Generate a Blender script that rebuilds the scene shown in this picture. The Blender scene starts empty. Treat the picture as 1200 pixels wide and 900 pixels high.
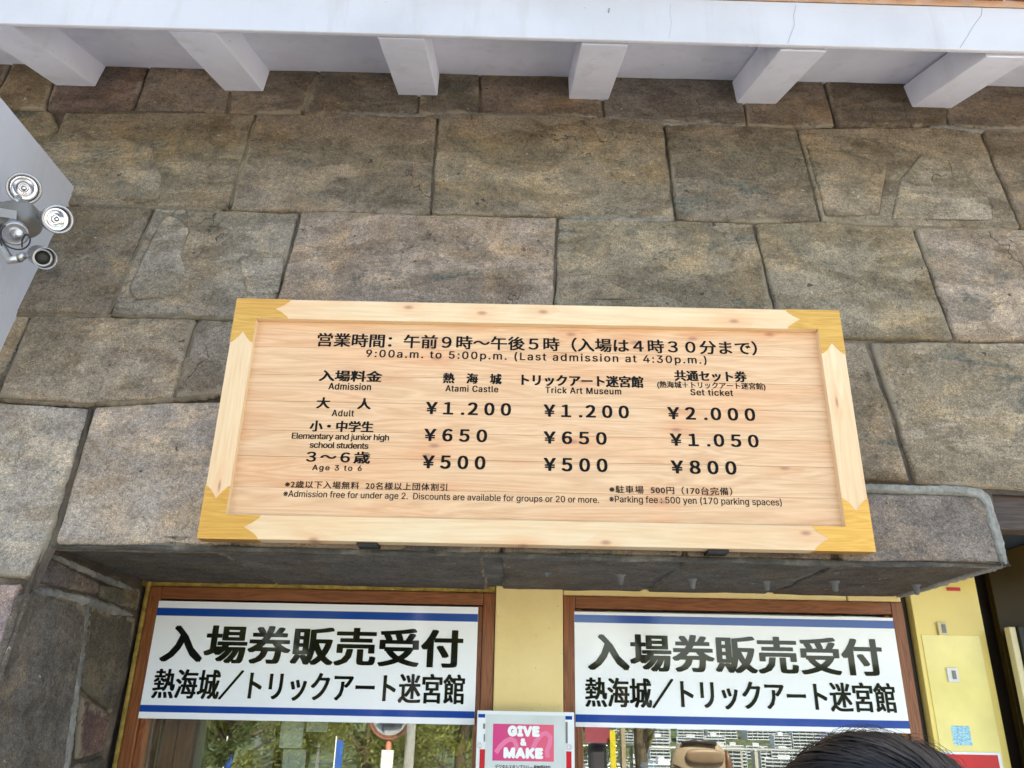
import bpy, bmesh, math, random
import numpy as np
from mathutils import Vector, Matrix, noise
from mathutils.geometry import delaunay_2d_cdt

random.seed(7)
S = bpy.context.scene
C = S.collection
R = math.radians

# ------------------------------------------------------------------ camera
F_PX = 940.0                       # focal length in pixels of a 1200 px wide picture
PITCH = R(22.25)
ROLL = math.asin(0.02)
CAM = Vector((0, 0, 1.6))
r0 = Vector((1, 0, 0)); d0 = Vector((0, math.cos(PITCH), math.sin(PITCH)))
u0 = r0.cross(d0)
cr = r0 * math.cos(ROLL) + u0 * math.sin(ROLL)
cu = u0 * math.cos(ROLL) - r0 * math.sin(ROLL)
cd = bpy.data.cameras.new("camera")
cam = bpy.data.objects.new("camera", cd); C.objects.link(cam)
M3 = Matrix((cr, cu, -d0)).transposed()
cam.matrix_world = Matrix.Translation(CAM) @ M3.to_4x4()
cd.sensor_width = 36.0
cd.lens = F_PX / 1200 * 36
cd.clip_start = 0.02; cd.clip_end = 6000
S.camera = cam

# ------------------------------------------------------------------ sky, sun, exposure
SUN_EL, SUN_AZ = R(52), R(22)      # azimuth measured from +Y (behind the building) towards +X
w = bpy.data.worlds.new("World"); S.world = w; w.use_nodes = True
nt = w.node_tree; nt.nodes.clear()
sky = nt.nodes.new('ShaderNodeTexSky'); sky.sky_type = 'NISHITA'; sky.sun_disc = False
sky.sun_elevation = SUN_EL; sky.sun_rotation = SUN_AZ
sky.air_density = 1.0; sky.dust_density = 1.5; sky.ozone_density = 1.0
bg = nt.nodes.new('ShaderNodeBackground'); bg.inputs[1].default_value = 0.15
wo = nt.nodes.new('ShaderNodeOutputWorld')
nt.links.new(sky.outputs[0], bg.inputs[0]); nt.links.new(bg.outputs[0], wo.inputs[0])
sl = bpy.data.lights.new("sun", 'SUN'); sl.energy = 4.0; sl.angle = R(0.5); sl.color = (1.0, 0.95, 0.87)
so = bpy.data.objects.new("sun", sl); C.objects.link(so)
sdir = Vector((math.sin(SUN_AZ) * math.cos(SUN_EL), math.cos(SUN_AZ) * math.cos(SUN_EL), math.sin(SUN_EL)))
so.rotation_euler = sdir.to_track_quat('Z', 'Y').to_euler(); so.location = (5, 8, 12)
S.view_settings.view_transform = 'Standard'; S.view_settings.look = 'None'
S.view_settings.gamma = 1.0; S.view_settings.use_curve_mapping = False
S.view_settings.exposure = 2.25
S.view_settings.use_white_balance = True
S.view_settings.white_balance_temperature = 7900; S.view_settings.white_balance_tint = 9
S.cycles.max_bounces = 8; S.cycles.diffuse_bounces = 5; S.cycles.transparent_max_bounces = 12
S.cycles.sample_clamp_indirect = 6.0

# ------------------------------------------------------------------ planes of the place
def ray(px, py):
    return d0 + cr * ((px - 600) / F_PX) + cu * ((450 - py) / F_PX)
class Plane:
    def __init__(s, o, n, u):
        s.o = Vector(o); s.n = Vector(n).normalized(); s.u = Vector(u).normalized()
        s.v = s.n.cross(s.u)
    def hit(s, px, py):
        d = ray(px, py); t = (s.o - CAM).dot(s.n) / d.dot(s.n)
        return CAM + d * t
    def uv(s, px, py):
        p = s.hit(px, py) - s.o
        return (p.dot(s.u), p.dot(s.v))
    def pt(s, u, v, h=0.0):
        return s.o + s.u * u + s.v * v + s.n * h
YW, YB, YF = 2.83, 2.12, 2.18
ZU = 1.992
BAT = R(11.6)
wall_pl = Plane((0, YF, ZU), (0, -math.cos(BAT), math.sin(BAT)), (1, 0, 0))     # battered stone face
win_pl = Plane((0, YW, 0), (0, -1, 0), (1, 0, 0))                             # window wall, upright
board_pl = Plane((0, YB, 0), (0, -1, 0), (1, 0, 0))
under_pl = Plane((0, YF, ZU), (0, 0, -1), (1, 0, 0))                           # underside of the lintel
XJ = wall_pl.hit(57, 641).x
jamb_pl = Plane((XJ, YF, ZU), (1, 0, 0), (0, 1, 0))                            # stone reveal left of the window
def at_y(px, py, Y):
    d = ray(px, py); return CAM + d * (Y / d.y)
def mirrored(px, py, Y):
    """point of the place seen in the window glass at this pixel, at depth Y behind the viewer"""
    d = ray(px, py); t = (2 * YW - Y) / d.y
    return Vector((d.x * t, Y, CAM.z + d.z * t))

# ------------------------------------------------------------------ helpers
def empty(name, loc=(0, 0, 0), label=None, cat=None, group=None, kind=None):
    o = bpy.data.objects.new(name, None); C.objects.link(o); o.location = loc
    o.empty_display_size = 0.1
    return tag(o, label, cat, group, kind)
def tag(o, label=None, cat=None, group=None, kind=None):
    if label: o['label'] = label
    if cat: o['category'] = cat
    if group: o['group'] = group
    if kind: o['kind'] = kind
    return o
def link_mesh(name, me, mat=None, parent=None):
    """mesh given in world coordinates; the origin goes to its centre"""
    if mat and not me.materials: me.materials.append(mat)
    n = len(me.vertices); co = np.empty(n * 3); me.vertices.foreach_get('co', co)
    co = co.reshape(-1, 3); c = (co.min(0) + co.max(0)) / 2
    me.vertices.foreach_set('co', (co - c).ravel()); me.update()
    o = bpy.data.objects.new(name, me); C.objects.link(o)
    c = Vector(c)
    if parent is not None:
        o.parent = parent
        q = parent; off = Vector((0, 0, 0))
        while q is not None: off += q.location; q = q.parent
        o.location = c - off
    else: o.location = c
    return o
def from_py(name, vs, fs, mat, parent=None, smooth=False):
    me = bpy.data.meshes.new(name); me.from_pydata([tuple(v) for v in vs], [], fs); me.update()
    if smooth: me.polygons.foreach_set('use_smooth', [True] * len(me.polygons))
    return link_mesh(name, me, mat, parent)
class MB:
    def __init__(s): s.bm = bmesh.new()
    def box(s, p0, p1, bev=0.0, rot=None):
        a = Vector(p0); b = Vector(p1)
        m = Matrix.Translation((a + b) / 2)
        if rot is not None: m = m @ rot.to_4x4()
        m = m @ Matrix.Diagonal((abs(b.x - a.x), abs(b.y - a.y), abs(b.z - a.z), 1))
        g = bmesh.ops.create_cube(s.bm, size=1.0, matrix=m)
        if bev:
            es = list({e for v in g['verts'] for e in v.link_edges})
            bmesh.ops.bevel(s.bm, geom=es, offset=bev, segments=2, affect='EDGES', profile=0.5)
        return s
    def prism(s, pts, off, bev=0.0):
        """closed polygon pts (world) extruded by vector off"""
        off = Vector(off)
        a = [s.bm.verts.new(p) for p in pts]; b = [s.bm.verts.new(Vector(p) + off) for p in pts]
        fs = [s.bm.faces.new(a), s.bm.faces.new(b[::-1])]
        n = len(pts)
        for i in range(n): fs.append(s.bm.faces.new((a[i], b[i], b[(i + 1) % n], a[(i + 1) % n])))
        bmesh.ops.recalc_face_normals(s.bm, faces=fs)
        if bev:
            es = list({e for f in fs for e in f.edges})
            bmesh.ops.bevel(s.bm, geom=es, offset=bev, segments=2, affect='EDGES', profile=0.5)
        return s
    def tube(s, pts, rad, n=8, cap=True):
        pts = [Vector(p) for p in pts]; rings = []
        rr = rad if isinstance(rad, (list, tuple)) else [rad] * len(pts)
        for i, p in enumerate(pts):
            t = (pts[min(i + 1, len(pts) - 1)] - pts[max(i - 1, 0)]).normalized()
            a = t.orthogonal().normalized() if i == 0 else (prev - t * prev.dot(t)).normalized()
            prev = a; b = t.cross(a)
            rings.append([s.bm.verts.new(p + (a * math.cos(2 * math.pi * k / n) + b * math.sin(2 * math.pi * k / n)) * rr[i]) for k in range(n)])
        for i in range(len(rings) - 1):
            for k in range(n):
                s.bm.faces.new((rings[i][k], rings[i][(k + 1) % n], rings[i + 1][(k + 1) % n], rings[i + 1][k])).smooth = True
        if cap:
            s.bm.faces.new(rings[0][::-1]); s.bm.faces.new(rings[-1])
        return s
    def lathe(s, prof, o, axis, n=24, cap=True):
        """prof: (distance along axis, radius)"""
        o = Vector(o); ax = Vector(axis).normalized(); a = ax.orthogonal().normalized(); b = ax.cross(a)
        rings = []
        for h, rad in prof:
            rings.append([s.bm.verts.new(o + ax * h + (a * math.cos(2 * math.pi * k / n) + b * math.sin(2 * math.pi * k / n)) * max(rad, 1e-4)) for k in range(n)])
        for i in range(len(rings) - 1):
            for k in range(n):
                s.bm.faces.new((rings[i][k], rings[i][(k + 1) % n], rings[i + 1][(k + 1) % n], rings[i + 1][k])).smooth = True
        if cap is not None: s.bm.faces.new(rings[0][::-1])
        if cap: s.bm.faces.new(rings[-1])
        return s
    def build(s, name, mat, parent=None):
        me = bpy.data.meshes.new(name); bmesh.ops.recalc_face_normals(s.bm, faces=s.bm.faces)
        s.bm.to_mesh(me); s.bm.free()
        return link_mesh(name, me, mat, parent)

# ------------------------------------------------------------------ materials
class NT:
    def __init__(s, name):
        s.m = bpy.data.materials.new(name); s.m.use_nodes = True
        s.t = s.m.node_tree; s.t.nodes.clear()
        s.out = s.n('ShaderNodeOutputMaterial'); s.b = s.n('ShaderNodeBsdfPrincipled')
        s.l(s.b.outputs[0], s.out.inputs[0])
    def n(s, t, **k):
        x = s.t.nodes.new(t)
        for a, b in k.items(): setattr(x, a, b)
        return x
    def l(s, a, b): s.t.links.new(a, b)
    def set(s, sock, v):
        if hasattr(v, 'links') or isinstance(v, bpy.types.NodeSocket): s.l(v, sock)
        else: sock.default_value = v
    def coord(s, scale=(1, 1, 1), rnd=True, kind='Object'):
        tc = s.n('ShaderNodeTexCoord'); mp = s.n('ShaderNodeMapping'); s.l(tc.outputs[kind], mp.inputs[0])
        mp.inputs['Scale'].default_value = scale
        if rnd:
            oi = s.n('ShaderNodeObjectInfo'); mu = s.n('ShaderNodeMath', operation='MULTIPLY'); s.l(oi.outputs['Random'], mu.inputs[0]); mu.inputs[1].default_value = 37.0
            cb = s.n('ShaderNodeCombineXYZ'); 
            for i in range(3): s.l(mu.outputs[0], cb.inputs[i])
            s.l(cb.outputs[0], mp.inputs['Location'])
        return mp.outputs[0]
    def noise(s, co, scale, detail=4, rough=0.55, dist=0.0):
        x = s.n('ShaderNodeTexNoise'); s.l(co, x.inputs['Vector'])
        x.inputs['Scale'].default_value = scale; x.inputs['Detail'].default_value = detail
        x.inputs['Roughness'].default_value = rough; x.inputs['Distortion'].default_value = dist
        return x.outputs['Fac']
    def ramp(s, f, stops, interp='LINEAR'):
        x = s.n('ShaderNodeValToRGB'); s.l(f, x.inputs[0]); x.color_ramp.interpolation = interp
        e = x.color_ramp.elements
        while len(e) < len(stops): e.new(0.5)
        for i, (p, c) in enumerate(stops):
            e[i].position = p; e[i].color = (c, c, c, 1) if isinstance(c, (int, float)) else (*c, 1)
        return x.outputs[0]
    def mix(s, f, a, b, mode='MIX'):
        x = s.n('ShaderNodeMix', data_type='RGBA', blend_type=mode, clamp_factor=True)
        s.set(x.inputs[0], f)
        for sock, v in ((x.inputs[6], a), (x.inputs[7], b)):
            if isinstance(v, (tuple, list)): v = (*v, 1) if len(v) == 3 else v
            s.set(sock, v)
        return x.outputs[2]
    def math(s, op, a, b=0.0, c=None):
        x = s.n('ShaderNodeMath', operation=op); s.set(x.inputs[0], a); s.set(x.inputs[1], b)
        if c is not None: s.set(x.inputs[2], c)
        return x.outputs[0]
    def bump(s, h, dist=0.002, strength=1.0, chain=None):
        x = s.n('ShaderNodeBump'); s.l(h, x.inputs['Height']); x.inputs['Distance'].default_value = dist
        x.inputs['Strength'].default_value = strength
        if chain is not None: s.l(chain, x.inputs['Normal'])
        s.l(x.outputs[0], s.b.inputs['Normal']); return x.outputs[0]
    def p(s, **k):
        for a, v in k.items():
            sock = s.b.inputs[a.replace('_', ' ')]
            if isinstance(v, (tuple, list)): v = (*v, 1) if len(v) == 3 else v
            s.set(sock, v)
        return s

def plain(name, col, rough=0.5, metal=0.0, var=0.08, scale=8.0, bump=0.0, **k):
    t = NT(name); co = t.coord()
    n1 = t.noise(co, scale, 5)
    dark = tuple(c * (1 - 2 * var) for c in col); light = tuple(min(1, c * (1 + var)) for c in col)
    t.p(Base_Color=t.ramp(n1, [(0.3, dark), (0.7, light)]), Metallic=metal, Roughness=rough, **k)
    if bump: t.bump(t.noise(co, scale * 12, 4), bump)
    return t.m

def stone_material(name='stone', patch=1.0):
    t = NT(name); co = t.coord(); cs = t.coord((1.0, 1.0, 2.6))
    oi = t.n('ShaderNodeObjectInfo'); base = oi.outputs['Color']
    at = t.n('ShaderNodeAttribute', attribute_name='edge')
    big = t.noise(cs, 2.6, 9, 0.66, 0.5); mid = t.noise(co, 11, 9, 0.70); fine = t.noise(co, 75, 6, 0.75)
    grain = t.noise(co, 250, 4, 0.75); g2 = t.noise(co, 140, 2, 0.6)
    def mul(f, k, a=1.0):
        return t.mix(t.math('MULTIPLY', f, a), c, t.mix(1.0, c, k, 'MULTIPLY'))
    c = base
    c = mul(t.ramp(big, [(0.485, 0.0), (0.52, 1.0)]), (0.76, 0.75, 0.72), patch)                       # stain with a ragged border
    big2 = t.noise(t.coord((1.0, 1.0, 1.7)), 3.4, 10, 0.70, 0.8)
    c = mul(t.ramp(big2, [(0.54, 0.0), (0.575, 1.0)]), (1.30, 1.22, 1.10), 0.8)                     # paler scoured skin
    c = mul(t.ramp(big2, [(0.40, 1.0), (0.44, 0.0)]), (0.74, 0.70, 0.66), 0.8)
    warm = t.noise(co, 3.3, 7, 0.62, 0.4)
    c = mul(t.ramp(warm, [(0.50, 0.0), (0.62, 0.6)]), (1.15, 1.0, 0.80))
    c = mul(t.ramp(mid, [(0.36, 0.7), (0.50, 0.0)]), (0.60, 0.60, 0.60))
    c = mul(t.ramp(mid, [(0.52, 0.0), (0.66, 0.7)]), (1.45, 1.42, 1.36))
    c = mul(t.ramp(fine, [(0.38, 0.8), (0.50, 0.0)]), (0.62, 0.61, 0.60))
    c = mul(t.ramp(fine, [(0.53, 0.0), (0.66, 0.6)]), (1.45, 1.42, 1.38))
    c = mul(t.ramp(grain, [(0.54, 0.0), (0.62, 0.9)]), (1.75, 1.7, 1.62))
    c = mul(t.ramp(grain, [(0.38, 0.9), (0.46, 0.0)]), (0.48, 0.48, 0.48))
    c = mul(t.ramp(g2, [(0.60, 0.0), (0.68, 0.5)]), (1.5, 1.5, 1.45))
    chip = t.noise(co, 30, 3, 0.6, 0.5)
    c = t.mix(t.ramp(chip, [(0.715, 0.0), (0.74, 0.75)]), c, (0.48, 0.44, 0.38))
    c = t.mix(t.ramp(t.noise(co, 27, 2, 0.5), [(0.25, 0.8), (0.28, 0.0)]), c, (0.04, 0.03, 0.025))
    # hairline veins: contour of a slow noise, broken up by another
    vein = t.math('ABSOLUTE', t.math('SUBTRACT', t.noise(t.coord((1.3, 1.0, 0.8)), 2.3, 5, 0.55, 0.3), 0.5))
    gate = t.ramp(t.noise(co, 3.1, 2), [(0.59, 0.0), (0.63, 1.0)])
    veinf = t.math('MULTIPLY', t.ramp(vein, [(0.0, 1.0), (0.003, 0.0)]), gate)
    c = t.mix(t.math('MULTIPLY', veinf, 0.8), c, (0.035, 0.03, 0.025))
    # green-black mineral bloom in a few patches
    lich = t.noise(cs, 2.1, 12, 0.78, 1.0)
    c = t.mix(t.math('MULTIPLY', t.ramp(lich, [(0.575, 0.0), (0.62, 0.7)]), patch), c, t.mix(t.ramp(fine, [(0.4, 0.), (0.6, 1.)]), (0.045, 0.052, 0.047), (0.17, 0.172, 0.145)))
    # mortar smeared on to the margin of the stone, here and there
    place = t.ramp(t.noise(co, 2.6, 3, 0.6), [(0.46, 0.0), (0.60, 1.0)])
    e = t.math('MULTIPLY', at.outputs['Fac'], t.math('ADD', 0.25, t.math('MULTIPLY', place, t.ramp(t.noise(co, 14, 8, 0.75), [(0.42, 0.0), (0.56, 1.0)]))))
    c = t.mix(t.ramp(e, [(0.30, 0.0), (0.55, 0.8)]), c, t.mix(mid, (0.20, 0.165, 0.12), (0.36, 0.30, 0.22)))
    t.p(Base_Color=c, Roughness=0.86)
    t.b.inputs['Specular IOR Level'].default_value = 0.25
    b0 = t.bump(t.math('ADD', big2, t.math('MULTIPLY', veinf, -0.4)), 0.012, 1.0); b1 = t.bump(mid, 0.014, 1.0, b0); b2 = t.bump(fine, 0.005, 1.0, b1); t.bump(grain, 0.0014, 1.0, b2)
    return t.m
M = {}
M['stone'] = stone_material()
M['stone_plain'] = stone_material('stone_plain', 0.35)
def mortar_material(name, a, b, c):
    t = NT(name); co = t.coord(rnd=False); n1 = t.noise(co, 5, 6, 0.65); n2 = t.noise(co, 60, 5, 0.7)
    col = t.ramp(n1, [(0.32, a), (0.52, b), (0.72, c)])
    col = t.mix(t.ramp(n2, [(0.35, 0.6), (0.6, 0.0)]), col, t.mix(1.0, col, (0.5, 0.5, 0.5), 'MULTIPLY'))
    t.p(Base_Color=col, Roughness=0.95); b1 = t.bump(n2, 0.006); t.bump(t.noise(co, 240, 3), 0.002, 1, b1)
    return t.m
M['mortar'] = mortar_material('mortar', (0.05, 0.04, 0.03), (0.12, 0.095, 0.07), (0.28, 0.22, 0.155))
M['pale_mortar'] = mortar_material('pale_mortar', (0.24, 0.23, 0.20), (0.36, 0.35, 0.31), (0.50, 0.48, 0.43))

M['grey_mortar'] = mortar_material('grey_mortar', (0.09, 0.087, 0.08), (0.26, 0.25, 0.23), (0.44, 0.43, 0.39))
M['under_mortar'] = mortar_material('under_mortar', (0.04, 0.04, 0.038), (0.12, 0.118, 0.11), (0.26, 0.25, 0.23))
M['tan_mortar'] = mortar_material('tan_mortar', (0.11, 0.085, 0.055), (0.24, 0.19, 0.13), (0.42, 0.35, 0.24))
M['edge_mortar'] = mortar_material('edge_mortar', (0.04, 0.04, 0.04), (0.10, 0.098, 0.09), (0.28, 0.265, 0.235))

def wood_material(name, c_light, c_dark, along='x', scale=1.0, knots=True, rough=0.5, contrast=1.0):
    t = NT(name)
    ax = {'x': (0.5, 8, 8), 'z': (8, 8, 0.5)}[along]
    ax = tuple(a * scale for a in ax)
    co = t.coord(ax); co2 = t.coord(tuple(a * 6 for a in ax))
    warp = t.noise(co, 0.9, 3, 0.5)
    w = t.n('ShaderNodeTexNoise'); t.l(co, w.inputs[0]); w.inputs['Scale'].default_value = 2.6; w.inputs['Detail'].default_value = 5; w.inputs['Distortion'].default_value = 0.8
    rings = t.math('PINGPONG', t.math('MULTIPLY', w.outputs['Fac'], 9.0), 0.5)
    col = t.mix(t.math('MULTIPLY', rings, 1.5 * contrast), c_light, c_dark)
    f2 = t.noise(co2, 3.0, 4, 0.6)
    col = t.mix(t.ramp(f2, [(0.35, 0.35), (0.6, 0.0)]), col, t.mix(1.0, col, (0.80, 0.70, 0.60), 'MULTIPLY'))
    pinkn = t.noise(t.coord((1.0, 3, 3) if along == 'x' else (3, 3, 1.0)), 2.2, 3)
    col = t.mix(t.ramp(pinkn, [(0.45, 0.0), (0.65, 0.6)]), col, t.mix(1.0, col, (1.0, 0.84, 0.74), 'MULTIPLY'))
    if knots:
        kc0 = t.coord((5.2, 5.0, 11.5) if along == 'x' else (20, 9, 4.6)); sx_ = t.n('ShaderNodeSeparateXYZ'); t.l(kc0, sx_.inputs[0]); kx = t.n('ShaderNodeCombineXYZ'); t.l(sx_.outputs[0], kx.inputs[0]); t.l(sx_.outputs[2], kx.inputs[1]); kc = kx.outputs[0]
        v = t.n('ShaderNodeTexVoronoi', voronoi_dimensions='2D'); t.l(kc, v.inputs[0]); v.inputs['Scale'].default_value = 1.0
        sep = t.n('ShaderNodeSeparateColor'); t.l(v.outputs['Color'], sep.inputs[0])
        on = t.math('GREATER_THAN', sep.outputs[0], 0.70)
        k = t.math('MULTIPLY', t.ramp(v.outputs['Distance'], [(0.03, 1.0), (0.10, 0.0)]), on)
        halo = t.math('MULTIPLY', t.ramp(v.outputs['Distance'], [(0.10, 0.5), (0.42, 0.0)]), on)
        col = t.mix(halo, col, t.mix(1.0, col, (0.95, 0.72, 0.60), 'MULTIPLY'))
        col = t.mix(t.math('MULTIPLY', k, 0.75), col, (0.36, 0.16, 0.10))
    t.p(Base_Color=col, Roughness=rough)
    t.bump(f2, 0.0006)
    return t.m
M['cedar'] = wood_material('cedar_plank', (0.74, 0.50, 0.305), (0.58, 0.33, 0.175), 'x', 1.0, contrast=0.85)
M['cedar_rail'] = wood_material('cedar_rail', (0.76, 0.59, 0.38), (0.68, 0.46, 0.26), 'x', 0.8, contrast=0.6)
M['cedar_stile'] = wood_material('cedar_stile', (0.76, 0.59, 0.38), (0.68, 0.46, 0.26), 'z', 0.8, contrast=0.6)
M['brown_x'] = wood_material('stained_wood_rail', (0.30, 0.105, 0.034), (0.15, 0.045, 0.015), 'x', 1.6, False, 0.38, 1.2)
M['brown_z'] = wood_material('stained_wood_stile', (0.30, 0.105, 0.034), (0.15, 0.045, 0.015), 'z', 1.6, False, 0.38, 1.2)
M['dark_beam'] = wood_material('dark_beam_wood', (0.09, 0.06, 0.045), (0.035, 0.024, 0.018), 'x', 1.4, False, 0.7, 1.2)
M['gold'] = wood_material('gold_paint', (0.72, 0.39, 0.095), (0.55, 0.27, 0.05), 'x', 1.3, False, 0.36, 0.8)
for n_ in M['gold'].node_tree.nodes:
    if n_.type == 'BSDF_PRINCIPLED': n_.inputs['Metallic'].default_value = 0.6
def plaster(name, col, amt):
    t = NT(name); co = t.coord(); st = t.coord((7, 7, 0.8)); n1 = t.noise(co, 2.2, 6, .6); n2 = t.noise(st, 1.6, 6, .65); n3 = t.noise(co, 50, 4, .6)
    c = t.mix(t.ramp(n1, [(.38, amt), (.6, 0.)]), col, tuple(q * k for q, k in zip(col, (.80, .80, .79))))
    c = t.mix(t.ramp(n2, [(.54, 0.), (.72, amt)]), c, tuple(q * k for q, k in zip(col, (.78, .76, .72))))
    c = t.mix(t.ramp(t.noise(co, 38, 2), [(.745, 0.), (.77, .7)]), c, tuple(q * .45 for q in col))
    t.p(Base_Color=c, Roughness=.7); b = t.bump(n1, .006, .6); t.bump(n3, .0012, .8, b); return t.m
M['gold_edge'] = plain('gold_leaf_edge', (0.50, 0.34, 0.08), 0.45, 0.5, 0.25, 40, 0.003)


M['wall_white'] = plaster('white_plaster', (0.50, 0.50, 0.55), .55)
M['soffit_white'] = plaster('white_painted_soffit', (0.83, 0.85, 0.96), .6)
def plaster_yellow():
    t = NT('yellow_plaster'); co = t.coord(); n1 = t.noise(co, 3, 5, 0.6); n2 = t.noise(co, 40, 5, 0.65)
    col = t.ramp(n1, [(0.3, (0.76, 0.56, 0.23)), (0.7, (0.86, 0.69, 0.33))])
    sp = t.noise(co, 70, 2)
    col = t.mix(t.ramp(sp, [(0.72, 0.0), (0.78, 0.6)]), col, (0.35, 0.26, 0.12))
    t.p(Base_Color=col, Roughness=0.5); t.bump(n2, 0.003); return t.m
M['yellow'] = plaster_yellow()
M['yellow_panel'] = plain('yellow_laminate', (0.85, 0.66, 0.20), 0.22, 0, 0.05, 3)
M['yellow_sheet'] = plain('lit_yellow_sheet', (0.90, 0.78, 0.30), 0.10, 0, 0.07, 5)  # glossy sheet; the lit reflection on it is put into the paler yellow
M['sign_white'] = plain('white_sign_film', (0.90, 0.94, 0.97), 0.07, 0, 0.01, 2)
M['sign_blue'] = plain('blue_sign_film', (0.002, 0.060, 0.33), 0.07, 0, 0.02, 2)
M['sign_black'] = plain('black_sign_film', (0.005, 0.006, 0.005), 0.04, 0, 0.02, 2, Specular_IOR_Level=0.4)
M['ink'] = plain('black_lettering', (0.004, 0.004, 0.004), 0.6, 0, 0.02, 5, Specular_IOR_Level=0.15)
M['black'] = plain('black_steel', (0.015, 0.014, 0.013), 0.5, 0.2)
M['wood_dark_door'] = plain('dark_brown_door', (0.018, 0.010, 0.006), 0.4, 0, 0.2, 6)
M['bronze'] = plain('bronze_panel', (0.040, 0.023, 0.0025), 0.35, 0.0, 0.2, 4, Specular_IOR_Level=0.2)
M['steel'] = plain('brushed_steel', (0.60, 0.60, 0.58), 0.28, 0.9, 0.05, 20)
M['fixture'] = plain('grey_fixture_plastic', (0.20, 0.19, 0.175), 0.4, 0.15, 0.08, 14)
M['fixture_light'] = plain('silver_fixture_rim', (0.40, 0.40, 0.41), 0.25, 0.6, 0.05, 14)
M['reflector'] = plain('mirror_reflector', (0.62, 0.64, 0.68), 0.10, 0.95, 0.03, 30)
M['cable'] = plain('black_cable', (0.01, 0.01, 0.01), 0.5)
M['white_plastic'] = plain('white_plastic', (0.75, 0.76, 0.76), 0.3)
M['ivory'] = plain('ivory_plastic', (0.66, 0.58, 0.34), 0.3)
M['concrete_tip'] = plain('cement_tip', (0.17, 0.18, 0.185), 0.9, 0, 0.15, 30, 0.003)
M['tile'] = plain('roof_tile', (0.50, 0.30, 0.20), 0.55, 0, 0.12, 12, 0.002)
M['red'] = plain('red_print', (0.62, 0.008, 0.02), 0.25)
M['white_print'] = plain('white_board', (0.80, 0.84, 0.86), 0.25, 0, 0.02, 6)
M['paper'] = plain('paper', (0.85, 0.85, 0.85), 0.7, 0, 0.04, 5)
M['letter_white'] = plain('white_lettering', (0.90, 0.90, 0.90), 0.35, 0, 0.01)
M['crack'] = plain('hairline_crack', (0.26, 0.25, 0.26), 0.9)
def glass_mat():
    t = NT('window_glass'); t.t.nodes.remove(t.b)
    gl = t.n('ShaderNodeBsdfGlossy'); gl.inputs['Roughness'].default_value = 0.0; gl.inputs['Color'].default_value = (0.95, 1, 0.97, 1)
    tr = t.n('ShaderNodeBsdfTransparent'); tr.inputs[0].default_value = (0.86, 0.90, 0.88, 1)
    fr = t.n('ShaderNodeFresnel'); fr.inputs[0].default_value = 1.55
    f = t.math('ADD', t.math('MULTIPLY', fr.outputs[0], 2.0), 0.10)
    mx = t.n('ShaderNodeMixShader'); t.l(f, mx.inputs[0]); t.l(tr.outputs[0], mx.inputs[1]); t.l(gl.outputs[0], mx.inputs[2])
    t.l(mx.outputs[0], t.out.inputs[0]); return t.m
M['glass'] = glass_mat()
def poster_pink():
    t = NT('pink_print'); co = t.coord(rnd=False, kind='Generated')
    sp = t.n('ShaderNodeSeparateXYZ'); t.l(co, sp.inputs[0])
    t.p(Base_Color=t.ramp(sp.outputs[0], [(0.0, (0.66, 0.035, 0.22)), (1.0, (0.80, 0.12, 0.19))]), Roughness=0.35); return t.m
M['pink'] = poster_pink()
M['pink_light'] = plain('pale_pink_print', (0.84, 0.20, 0.36), 0.35, 0, 0.02)

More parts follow.
